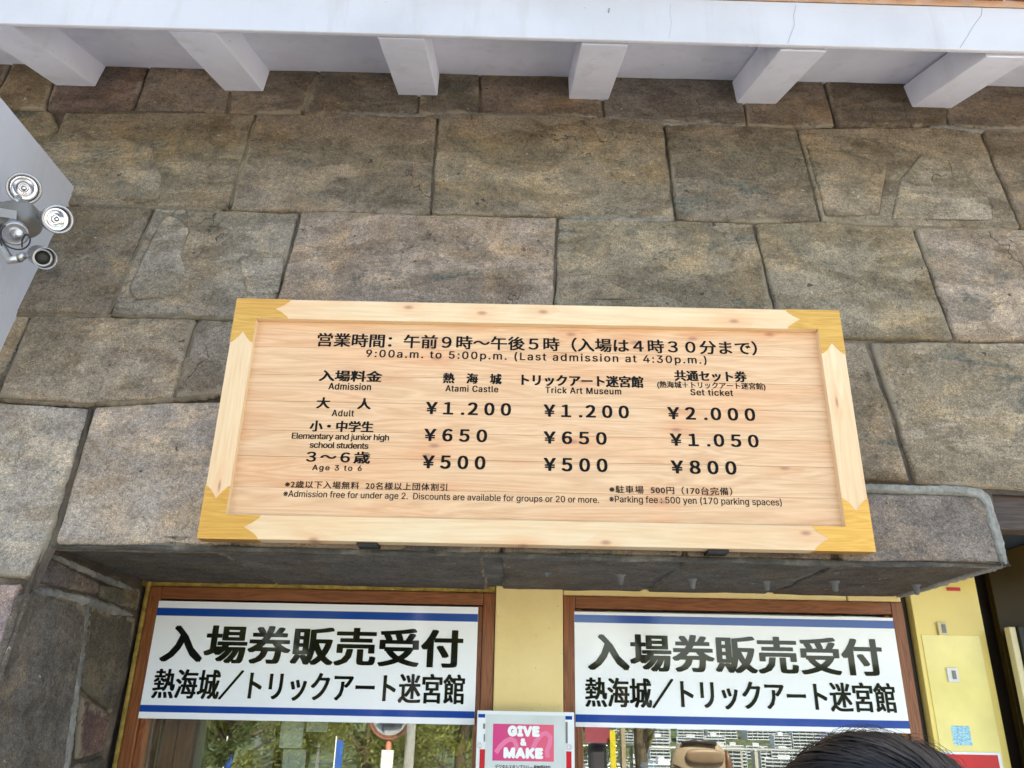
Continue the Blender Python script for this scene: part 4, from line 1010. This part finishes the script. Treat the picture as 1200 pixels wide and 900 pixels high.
cab = empty('wood_cabinet', at_y(205, 890, 3.05), 'brown wooden cabinet with upright boards at the left inside the left window', 'cabinet')
for i, (a, b) in enumerate(((178, 184), (186, 205), (206, 226))):
    inside('door_panel', a, b, 800, 1010, 2.93 + .01 * (i % 2), .03, M['cabinet'], cab)
inside('frame_strip', 184.2, 185.8, 800, 1010, 2.925, .02, M['ivory'], cab)
tag(inside('white_post', 171, 177, 800, 1000, 2.90, .012, M['white_plastic']), 'slim white upright post just inside the left window', 'post')
tag(inside('cream_curtain', 225, 240, 800, 1000, 2.97, .03, M['ivory']), 'narrow cream curtain hanging beside the brown cabinet', 'curtain')
tag(inside('grey_blind', 298, 322, 800, 1000, 3.0, .01, plain('grey_blind', (.30, .31, .31), .6)), 'grey slatted blind hanging inside the left window', 'blind')
tag(inside('paper_notice', 327, 354, 820, 877, 2.885, .001, M['paper'], bev=0), 'white printed notice hanging inside the left window glass, larger left one', 'notice')
tag(inside('paper_notice', 357, 382, 820, 858, 2.885, .001, M['white_plastic'], bev=0), 'small white notice near the middle of the left window glass', 'notice')
tag(inside('paper_notice', 333, 360, 878, 960, 2.92, .001, M['white_print'], bev=0), 'pale blue white sheet hanging below the larger printed notice', 'notice')
for i in range(9):
    pass
for i, (x, y) in enumerate(((536, 872), (544, 868))):
    c = at_y(x, y + 6, 2.95 + .02 * i)
    o = MB().lathe([(0, .020), (.003, .021), (.006, .020)], c, (0, -1, 0), 20).build('yellow_tag', plain('yellow_tag', (.70, .55, .02), .4))
    tag(o, ('front' if i == 0 else 'rear') + ' round yellow tag hanging inside the left window by the frame', 'tag', 'hanging yellow tags')
def facing(name, x0, x1, y0, y1, Y, th, mat, par=None, bev=.002):
    """box standing behind the viewer at depth Y, given where the glass shows it"""
    a = mirrored(x0, y0, Y); b = mirrored(x1, y1, Y)
    return MB().box((a.x, Y - th, b.z), (b.x, Y, a.z), bev).build(name, mat, par)
tag(facing('beige_post', 727, 741, 800, 1080, -1.6, .12, plain('beige_post', (.34, .28, .20), .6)), 'beige square post mirrored in the right window beside the yellow banner', 'post')
tag(facing('yellow_banner', 715.5, 726, 856, 1000, -1.45, .004, plain('yellow_banner', (.60, .50, .03), .6), bev=0), 'narrow yellow banner strip mirrored in the right window', 'banner')
tag(facing('red_notice', 686, 716, 852, 871, -1.5, .004, plain('dull_red_print', (.28, .05, .08), .6), bev=0), 'dull red printed notice mirrored at the left end of the right window', 'notice')
tag(facing('dark_cabinet', 692, 716, 871, 1030, -1.55, .2, plain('dark_grey_cabinet', (.05, .045, .06), .6), bev=.03), 'dark grey cabinet mirrored below the red notice in the right window', 'cabinet')
tag(inside('screen', 749, 768, 893, 905, 2.93, .01, plain('blue_screen', (.15, .42, .70), .2)), 'light blue display screen behind the right window sill', 'screen')
cs_ = at_y(966, 870, 2.872)
stk = empty('colour_sticker', cs_, 'small red yellow and blue sticker on the right window beside the hair', 'sticker')
inside('sticker_base', 960, 974, 859, 879, 2.8575, .0010, plain('sticker_blue', (.05, .12, .5), .4), stk, 0)
MB().lathe([(0, .012), (.0004, .012)], at_y(967, 868, 2.8572), (0, -1, 0), 20).build('sticker_spot', plain('sticker_orange', (.75, .28, .05), .4), stk)
inside('sticker_foot', 960.5, 973.5, 874, 878.5, 2.8573, .0004, M['red'], stk, 0)
# beige high-backed chair
YC = -2.0; ctop = mirrored(820, 867, YC); cs0 = 70 / F_PX * (2 * YW - YC) * .95 / 2
ch = empty('tall_chair', (ctop.x, YC, 0), 'beige high backed chair with dark trim mirrored in the right window', 'chair')
bl = plain('beige_leather', (.32, .24, .17), .45); dk = plain('dark_trim', (.03, .02, .02), .4)
blob('backrest', (ctop.x, YC, ctop.z - .46), cs0, .10, .46, bl, ch, 3.2)
blob('side_panel', (ctop.x + cs0 * .86, YC + .02, ctop.z - .50), cs0 * .17, .10, .42, plain('brown_leather', (.12, .055, .03), .4), ch, 2.6)
blob('headrest', (ctop.x + cs0 * .1, YC + .10, ctop.z - .13), cs0 * .62, .035, .06, plain('tan_leather', (.22, .15, .10), .45), ch, 3.0)
MB().tube([(ctop.x - cs0 * .6, YC + .06, ctop.z - .035), (ctop.x - cs0 * .1, YC + .085, ctop.z - .012), (ctop.x + cs0 * .5, YC + .08, ctop.z - .03)], .018, 8).build('top_trim', dk, ch)
MB().tube([(ctop.x - cs0 * .92, YC + .07, ctop.z - .20), (ctop.x - cs0 * .55, YC + .10, ctop.z - .23), (ctop.x - cs0 * .42, YC + .10, ctop.z - .40), (ctop.x - cs0 * .40, YC + .10, ctop.z - .6)], .006, 6).build('seam', dk, ch)
blob('seat', (ctop.x, YC + .25, .46), cs0, .28, .09, bl, ch, 3.2)
for sx_ in (-1, 1):
    for sy_ in (.02, .45): MB().tube([(ctop.x + sx_ * cs0 * .8, YC + sy_, 0), (ctop.x + sx_ * cs0 * .8, YC + sy_, .42)], .02, 8).build('leg', dk, ch)
    blob('armrest', (ctop.x + sx_ * cs0 * .95, YC + .22, .66), .05, .24, .04, bl, ch, 3)

# ------------------------------------------------------------------ person in front
M['hair'] = NT('black_hair').p(Base_Color=(0.0025, 0.0022, 0.0024), Roughness=0.45, Specular_IOR_Level=0.35).m
M['skin'] = plain('skin', (0.55, 0.34, 0.24), 0.5, 0, .04); M['jacket'] = plain('dark_jacket', (0.03, 0.032, 0.045), 0.8)
M['trousers'] = plain('dark_trousers', (0.05, 0.045, 0.04), 0.8)
HY = 0.74
top = at_y(1022, 865, HY)
hc = Vector((top.x, HY + .02, top.z - 0.115))
per = empty('person', (hc.x, HY, 0), 'person with black hair facing the ticket windows, only the crown of the head in view', 'person')
H = top.z
def skin_body():
    me = bpy.data.meshes.new('body')
    s = H / 1.6; x, y = hc.x, HY
    V = [((0, 0, .86), .13), ((0, -.01, 1.05), .125), ((0, 0, 1.24), .135), ((0, 0, 1.33), .085), ((0, .005, 1.40), .05), ((0, .015, 1.47), .075), ((0, .015, 1.51), .070),
         ((.16, 0, 1.29), .055), ((.20, .02, 1.05), .042), ((.20, .08, .84), .030), ((.20, .10, .76), .028),
         ((-.16, 0, 1.29), .055), ((-.20, .02, 1.05), .042), ((-.20, .08, .84), .030), ((-.20, .10, .76), .028),
         ((.085, 0, .78), .085), ((.09, .01, .46), .055), ((.09, -.01, .09), .038), ((.10, .12, .04), .032),
         ((-.085, 0, .78), .085), ((-.09, .01, .46), .055), ((-.09, -.01, .09), .038), ((-.10, .12, .04), .032)]
    E = [(0, 1), (1, 2), (2, 3), (3, 4), (4, 5), (5, 6), (2, 7), (7, 8), (8, 9), (9, 10), (2, 11), (11, 12), (12, 13), (13, 14), (0, 15), (15, 16), (16, 17), (17, 18), (0, 19), (19, 20), (20, 21), (21, 22)]
    base_n = len(V)
    for wi, sgn_ in ((10, 1), (14, -1)):
        wx, wy, wz = V[wi][0]
        for k, (dx, L) in enumerate(((-.026, .070), (-.010, .080), (.008, .078), (.024, .062))):
            a = len(V); V.append(((wx + dx * .8, wy + .012, wz - .05), .0085)); V.append(((wx + dx, wy + .018, wz - .05 - L * .5), .0075)); V.append(((wx + dx, wy + .010, wz - .05 - L), .006))
            E += [(wi, a), (a, a + 1), (a + 1, a + 2)]
        a = len(V); V.append(((wx - sgn_ * .030, wy + .02, wz - .03), .010)); V.append(((wx - sgn_ * .038, wy + .028, wz - .07), .008)); E += [(wi, a), (a, a + 1)]
    me.from_pydata([(x + v[0][0] * s, y + v[0][1] * s, v[0][2] * s) for v in V], E, []); me.update()
    o = bpy.data.objects.new('body', me); C.objects.link(o)
    m = o.modifiers.new('skin', 'SKIN')
    for i, v in enumerate(V): me.skin_vertices[0].data[i].radius = (v[1] * s * (1.25 if i in (0, 1, 2) else 1), v[1] * s)
    me.skin_vertices[0].data[0].use_root = True
    sb = o.modifiers.new('sub', 'SUBSURF'); sb.levels = 2; sb.render_levels = 2
    dg = bpy.context.evaluated_depsgraph_get(); dg.update()
    me2 = bpy.data.meshes.new_from_object(o.evaluated_get(dg)); bpy.data.objects.remove(o)
    me2.name = 'body'; me2.materials.clear()
    for m_ in ('skin', 'jacket', 'trousers'): me2.materials.append(M[m_])
    for f in me2.polygons:
        z = f.center.z / s; f.use_smooth = True
        f.material_index = 0 if z > 1.37 or (z < .80 and abs(f.center.x - x) > .165 * s) else (1 if z > .84 else 2)
    return link_mesh('body', me2, None, per)
skin_body()
# head with a face turned towards the windows
def head_mesh():
    n = 36; vs = []; fs = []
    for i in range(n + 1):
        th = math.pi * i / n
        for j in range(n):
            ph = 2 * math.pi * j / n
            X = math.sin(th) * math.cos(ph); Y = math.sin(th) * math.sin(ph); Z = math.cos(th)
            w_ = .074 * (1 - .22 * max(0, -Z)); dpt = .093; hh = .112
            p = Vector((X * w_, Y * dpt, Z * hh))
            if Y > 0:
                p.y += .016 * math.exp(-((p.x / .011) ** 2) - ((p.z + .018) / .018) ** 2)        # nose
                p.y -= .008 * math.exp(-(((abs(p.x) - .030) / .014) ** 2) - ((p.z - .004) / .012) ** 2)   # eye sockets
                p.y += .005 * math.exp(-((p.x / .022) ** 2) - ((p.z + .050) / .007) ** 2)       # lips
                p.y += .006 * math.exp(-((p.x / .02) ** 2) - ((p.z + .085) / .014) ** 2)        # chin
            p.x += math.copysign(.010 * math.exp(-((p.y + .002) / .012) ** 2 - ((p.z + .008) / .022) ** 2), p.x)  # ears
            vs.append(hc + p)
    for i in range(n):
        for j in range(n): fs.append((i * n + j, i * n + (j + 1) % n, (i + 1) * n + (j + 1) % n, (i + 1) * n + j))
    return from_py('head', vs, fs, M['skin'], per, True)
head_mesh()
def hair():
    rs_ = random.Random(3); vs = []; fs = []
    cs = Vector((0.022, -0.02, 0))            # parting line at right of the crown
    tilt = Matrix.Rotation(R(58), 3, 'X') @ Matrix.Rotation(R(5), 3, 'Y')
    def surf(th, ph, k, tl=True):
        v = Vector((math.sin(th) * math.cos(ph), math.sin(th) * math.sin(ph), math.cos(th)))
        if tl: v = tilt @ v
        return Vector((v.x * .096 * k, v.y * .112 * k - .005, v.z * .115 * k))
    # under-shell
    n = 32; o0 = len(vs)
    for i in range(int(n * .72) + 1):
        th = math.pi * i / n
        for j in range(n):
            ph = 2 * math.pi * j / n; p = surf(th, ph, .97, False)
            if p.y > .05 and p.z < .03: p.y = .05 + (p.y - .05) * .2
            vs.append(hc + p)
    for i in range(int(n * .72)):
        for j in range(n): fs.append((o0 + i * n + j, o0 + i * n + (j + 1) % n, o0 + (i + 1) * n + (j + 1) % n, o0 + (i + 1) * n + j))
    for s_ in range(6500):
        ph = rs_.uniform(0, 2 * math.pi); th_end = rs_.uniform(1.3, 2.0)
        if 0.2 * math.pi < ph < .8 * math.pi: th_end = rs_.uniform(1.6, 2.0)
        if math.sin(ph) < -.3: th_end = rs_.uniform(.9, 1.3)
        lock = math.sin(ph * 9) * .012 + math.sin(ph * 23 + 1) * .008 + math.sin(ph * 41 + 2) * .006; ph += math.sin(ph * 15) * .05
        k0 = rs_.uniform(.985, 1.03) + lock; fly = rs_.random() < .06
        wv = rs_.gauss(0, .16); N = 9; pts = []; flk = rs_.uniform(.0, .05); fl2 = rs_.uniform(0, .07)
        for i in range(N):
            f = i / (N - 1); th = .03 + (th_end - .03) * f
            k = k0 + (flk * math.sin(f * 3.0) + fl2 * f if fly else 0)
            p = surf(th, ph + wv * f + .5 * f * (1 - f), k)
            p += Vector((.018, -.01, 0)) * (1 - f) ** 2
            pts.append(hc + p)
        wd = rs_.uniform(.0006, .0014) if not fly else .00025
        for i, p in enumerate(pts):
            t = (pts[min(i + 1, N - 1)] - pts[max(i - 1, 0)]).normalized(); nn = (p - hc).normalized(); sd_ = t.cross(nn).normalized() * wd
            vs += [p + sd_, p + nn * wd * 0.9, p - sd_]
        o = len(vs) - 3 * N
        for i in range(N - 1):
            a = o + 3 * i; fs += [(a, a + 3, a + 4, a + 1), (a + 1, a + 4, a + 5, a + 2)]
    h = from_py('hair', vs, fs, M['hair'], per, True); return h
hair()

# ------------------------------------------------------------------ the terrace and the view behind (mirrored in the glass)
def pave():
    t = NT('terrace_paving'); co = t.coord(rnd=False); br = t.n('ShaderNodeTexBrick'); t.l(co, br.inputs[0])
    br.inputs['Scale'].default_value = 1.6; br.inputs['Color1'].default_value = (.50, .50, .50, 1); br.inputs['Color2'].default_value = (.55, .55, .54, 1); br.inputs['Mortar'].default_value = (.2, .19, .18, 1); br.inputs['Mortar Size'].default_value = .008
    n = t.noise(co, 6, 6); t.p(Base_Color=t.mix(t.ramp(n, [(.35, .4), (.65, 0)]), br.outputs[0], t.mix(1, br.outputs[0], (.7, .7, .7), 'MULTIPLY')), Roughness=.85); t.bump(t.noise(co, 60, 4), .003); return t.m
tag(MB().box((-14, -8.6, -3), (14, 7, 0)).build('terrace', pave()), kind='structure')
def grass_mat(name, a, b, sc):
    t = NT(name); co = t.coord(rnd=False); n = t.noise(co, sc, 8, .7); t.p(Base_Color=t.ramp(n, [(.35, a), (.65, b)]), Roughness=.95); return t.m
def terrain(name, x0, x1, y0, y1, nx, ny, hf, mat):
    vs = []; fs = []
    for j in range(ny + 1):
        for i in range(nx + 1):
            x = x0 + (x1 - x0) * i / nx; y = y0 + (y1 - y0) * j / ny; vs.append((x, y, hf(x, y)))
    for j in range(ny):
        for i in range(nx): a = j * (nx + 1) + i; fs.append((a, a + 1, a + nx + 2, a + nx + 1))
    return from_py(name, vs, fs, mat, None, True)
def castle_hill(x, y):
    d = max(0, math.hypot(x, y) - 16); return -1.2 - d * .55 + 2 * noise.noise(Vector((x * .05, y * .05, 0))) if d > 0 else -1.2
tag(terrain('castle_hill', -220, 220, -200, 220, 70, 70, lambda x, y: max(-94, castle_hill(x, y)), grass_mat('hill_scrub', (.03, .05, .02), (.08, .11, .04), .2)), kind='structure')
tag(terrain('valley_ground', -5000, 5000, -5000, 5000, 10, 10, lambda x, y: -92, grass_mat('valley_green', (.05, .07, .04), (.16, .16, .13), .02)), kind='structure')
def far_h(x, y):
    d = -y - 430; b = -90 + max(0, d) * .12 + 26 * noise.fractal(Vector((x * .004, y * .004, 5)), 1, 2, 4) * min(1, max(0, d) / 200)
    return max(-91, min(b, 160))
def forest_mat():
    t = NT('far_forest'); co = t.coord(rnd=False); v = t.n('ShaderNodeTexVoronoi'); t.l(co, v.inputs[0]); v.inputs['Scale'].default_value = .12; n = t.noise(co, .02, 6)
    c = t.mix(t.ramp(v.outputs['Distance'], [(.0, 0.), (.7, 1.)]), (.10, .15, .055), (.025, .045, .02)); c = t.mix(t.ramp(n, [(.4, 0), (.6, .6)]), c, (.10, .11, .06)); t.p(Base_Color=c, Roughness=.95); t.bump(v.outputs['Distance'], 4.0); return t.m
tag(terrain('far_hillside', -900, 1300, -2200, -430, 90, 70, far_h, forest_mat()), kind='structure')
M['bwhite'] = plain('white_render', (.50, .53, .58), .7, 0, .03, .2); M['bcream'] = plain('cream_render', (.46, .42, .36), .7, 0, .03, .2); M['bglass'] = plain('dark_glazing', (.07, .09, .11), .2)
def tower(x, y, z, wx, fl_n, dp, mt, label, rz):
    t = empty('apartment_building', (x, y, z - 6), label, 'building', 'buildings on the far hillside')
    hh = 6 + fl_n * 3.1
    def bx(name, a, b, mat, multi=None):
        bb = MB()
        for (p, q) in (multi or [(a, b)]): bb.box(p, q)
        me = bpy.data.meshes.new(name); bmesh.ops.recalc_face_normals(bb.bm, faces=bb.bm.faces); bb.bm.to_mesh(me); bb.bm.free(); me.materials.append(mat)
        o = bpy.data.objects.new(name, me); C.objects.link(o); o.parent = t
    bx('wall', (-wx / 2, -dp / 2, 0), (wx / 2, dp / 2, hh), M['bwhite'] if mt else M['bcream'])
    for k in range(fl_n):
        z0 = 6 + k * 3.1
        bx('window_band', (-wx / 2 + 1, dp / 2 - .1, z0 + 1.0), (wx / 2 - 1, dp / 2 + .15, z0 + 2.6), M['bglass'])
        bx('balcony', (-wx / 2, dp / 2 + .16, z0), (wx / 2, dp / 2 + 1.5, z0 + 1.0), M['bwhite'])
    nb = max(2, int(wx / 6))
    bx('balcony_fin', None, None, M['bwhite'], [((-wx / 2 + i * wx / nb - .15, dp / 2 + .16, 6), (-wx / 2 + i * wx / nb + .15, dp / 2 + 1.45, hh)) for i in range(nb + 1)])
    bx('roof_house', (-wx / 6, -dp / 4, hh), (wx / 8, dp / 4, hh + 3), M['bwhite'])
    t.rotation_euler.z = rz
rb = random.Random(11)
spots = []
adj = ['tall white', 'low white', 'broad white', 'narrow white', 'cream', 'stepped pale']
for row, Y in enumerate((-780, -850, -920, -1000, -1090)):
    px = 640 + 17 * row
    while px < 1120:
        wx = rb.uniform(14, 44); p = mirrored(px, 870, Y)
        spots.append((p.x + wx / 2, Y, far_h(p.x + wx / 2, Y), wx, rb.randint(4, 9), rb.uniform(12, 18), rb.random() < .75, row, px)); px += (wx * 940 / (abs(Y) + 5) * rb.uniform(1.0, 1.7))
where = ['at the foot of', 'low on', 'half way up', 'high on', 'near the top of']
for i, (x, y, z, wx, fn, dp, mt, row, px) in enumerate(spots):
    tower(x, y, z, wx, fn, dp, mt, ('white' if mt else 'cream') + ' apartment block of %d floors with balconies %s the hillside mirrored in the glass near column %d' % (fn, where[row], 0), rb.uniform(-.4, .4))
    t = [o for o in C.objects if o.name.startswith('apartment_building')][-1] if False else None
# each block gets its own wording
blocks = sorted([o for o in C.objects if o.name.startswith('apartment_building') and o.parent is None], key=lambda o: (o.location.y, o.location.x))
byrow = {}
for o in blocks: byrow.setdefault(round(o.location.y), []).append(o)
ordn = ['first', 'second', 'third', 'fourth', 'fifth', 'sixth', 'seventh', 'eighth', 'ninth', 'tenth', 'eleventh', 'twelfth', 'thirteenth', 'fourteenth']
for r_, y in enumerate(sorted(byrow, reverse=True)):
    for i, o in enumerate(byrow[y]):
        col = 'white' if 'white' in o['label'].split()[0] else 'cream'
        o['label'] = f'{col} balconied block, {ordn[min(i, 13)]} from the left in the row {where[r_]} the hillside'

# trees: tapered trunk with limbs, leaves as small faces
M['bark'] = plain('bark', (.10, .075, .05), .9, 0, .2, 14, .004)
def leaf_mat(name, a, b):
    t = NT(name); oi = t.n('ShaderNodeAttribute', attribute_name='tone'); 
    t.p(Base_Color=t.ramp(oi.outputs['Fac'], [(0, a), (1, b)]), Roughness=.5)
    tr = t.n('ShaderNodeBsdfTranslucent'); tr.inputs[0].default_value = (*[c * 1.6 for c in b], 1); mx = t.n('ShaderNodeMixShader'); mx.inputs[0].default_value = .3
    t.l(t.b.outputs[0], mx.inputs[1]); t.l(tr.outputs[0], mx.inputs[2]); t.l(mx.outputs[0], t.out.inputs[0]); return t.m
M['leaf'] = leaf_mat('green_leaves', (.04, .06, .025), (.18, .22, .09)); M['leaf_y'] = leaf_mat('yellow_green_leaves', (.09, .11, .035), (.31, .33, .11))
def tree(x, y, h, rad, n_leaf, mat, label, seed, base=0.0, zlow=.25):
    r_ = random.Random(seed); t = empty('tree', (x, y, base), label, 'tree', 'trees along the terrace edge')
    b = MB(); top_ = Vector((x + r_.uniform(-.3, .3), y, base + h * .75)); b.tube([(x, y, base - .1), (x + r_.uniform(-.1, .1), y, base + h * .3), top_], [.05 + h * .018, .03 + h * .012, .02], 9)
    tips = []
    for k in range(16):
        f = r_.uniform(.22, .95); s_ = Vector((x, y, base + h * .75 * f)); a = r_.uniform(0, 6.28); L = rad * r_.uniform(.6, 1.05) * (1.1 - .4 * abs(f - .5))
        m_ = s_ + Vector((math.cos(a) * L * .5, math.sin(a) * L * .5, h * .10)); e = s_ + Vector((math.cos(a) * L, math.sin(a) * L, h * r_.uniform(.08, .24)))
        b.tube([s_, m_, e], [.028, .017, .006], 6); tips += [m_, e, (m_ + e) / 2]
    b.build('trunk', M['bark'], t)
    vs = []; fs = []; tone = []
    clumps = [(p + Vector((r_.gauss(0, .1), r_.gauss(0, .1), r_.gauss(0, .1))), r_.uniform(.22, .45) * rad * .55, r_.random()) for p in tips for _ in range(2)]
    for i in range(n_leaf):
        c, rr, tn = r_.choice(clumps); v = Vector((r_.gauss(0, 1), r_.gauss(0, 1), r_.gauss(0, 1))).normalized() * rr * r_.random() ** .4
        p = c + v; a = Vector((r_.gauss(0, 1), r_.gauss(0, 1), r_.gauss(0, .6))).normalized(); b2 = a.orthogonal().normalized() * .018; a = a * r_.uniform(.03, .055)
        o = len(vs); vs += [p - a, p + b2, p + a, p - b2]; fs.append((o, o + 1, o + 2, o + 3)); tone += [min(1, max(0, tn * .6 + r_.random() * .5))] * 4
    me = bpy.data.meshes.new('crown'); me.from_pydata([tuple(v) for v in vs], [], fs); me.update(); a = me.attributes.new('tone', 'FLOAT', 'POINT'); a.data.foreach_set('value', tone)
    link_mesh('crown', me, mat, t)
for i, (px, Y, h, rad, mt, n, lb) in enumerate((
    (200, -6.4, 4.2, 1.6, 'leaf', 16000, 'dense green tree furthest left of the terrace trees in the window glass'),
    (208, -3.2, 3.0, .6, 'leaf', 12000, 'narrow evergreen added to darken the reflection in front of the brown cabinet'),  # added tree: gives the glass something dark to mirror over the cabinet
    (272, -5.0, 3.0, 1.0, 'leaf_y', 14000, 'yellow green leafy tree mirrored beside the grey blind'),
    (350, -7.2, 5.0, 1.8, 'leaf', 16000, 'tall dark green tree mirrored behind the printed notices'),
    (425, -6.0, 3.4, 1.3, 'leaf_y', 12000, 'loose yellow green tree mirrored beside the traffic mirror'),
    (490, -7.4, 4.6, 1.6, 'leaf', 14000, 'green tree with pale trunk mirrored right of the silver pole'),
    (545, -5.6, 3.6, 1.1, 'leaf_y', 9000, 'small bright tree mirrored by the right frame of the left window'),
    (672, -7.4, 2.7, .8, 'leaf', 7000, 'small green tree mirrored at the left end of the right window'),
    (755, -8.1, 4.6, .55, 'leaf_y', 2200, 'thin sparse young tree mirrored in front of the hillside blocks'))):
    p = mirrored(px, 870, Y); tree(p.x, Y, h, rad, n, M[mt], lb, 20 + i)
# silver pole, traffic mirror, banners, railing
p = mirrored(478, 880, -4.2); tag(MB().tube([(p.x, -4.2, 0), (p.x + .05, -4.2, 4.2)], .055, 14).build('lamp_pole', M['steel']), 'thick silver pole mirrored in the right half of the left window', 'pole')
p = mirrored(456, 855, -4.6); tm = empty('traffic_mirror', (p.x, -4.6, 0), 'round traffic mirror with a faded orange rim and post with a white plate', 'traffic mirror')
M['orange'] = plain('faded_orange_enamel', (.42, .16, .10), .5)
MB().tube([(p.x, -4.6, 0), (p.x, -4.6, p.z - .1)], .035, 12).build('post', M['orange'], tm)
MB().lathe([(-.03, .20), (.0, .245), (.02, .252), (.03, .245), (.028, .235)], (p.x, -4.58, p.z + .14), (0, 1, 0), 32).build('mirror_hood', M['orange'], tm)
MB().lathe([(.028, .235), (.045, .18), (.055, .10), (.058, .01)], (p.x, -4.58, p.z + .14), (0, 1, 0), 32).build('mirror_face', M['reflector'], tm)
MB().box((p.x - .07, -4.56, p.z - .62), (p.x + .07, -4.545, p.z - .22), .003).build('plate', M['white_plastic'], tm)
for px, lb in ((268, 'blue vertical banner mirrored beside the grey blind'), (397, 'blue vertical banner mirrored near the middle of the left window')):
    p = mirrored(px, 875, -3.6); bn = empty('banner', (p.x, -3.6, 0), lb, 'banner', 'blue banners')
    MB().box((p.x - .036, -3.6, .5), (p.x + .036, -3.592, p.z + .06), .002).build('cloth', plain('blue_cloth', (.02, .10, .42), .7), bn)
    MB().tube([(p.x - .044, -3.6, 0), (p.x - .044, -3.6, p.z + .1)], .006, 8).build('pole', M['white_plastic'], bn)
rl = empty('terrace_railing', (0, -8.4, 0), 'grey metal railing along the far edge of the terrace', 'railing')
for i in range(29): MB().box((-14 + i, -8.43, 0), (-13.95 + i, -8.38, 1.12)).build('railing_post', M['steel'], rl)
for z in (1.12, .8, .48, .16): MB().tube([(-14, -8.4, z), (14, -8.4, z)], .022, 8).build('railing_bar', M['steel'], rl)
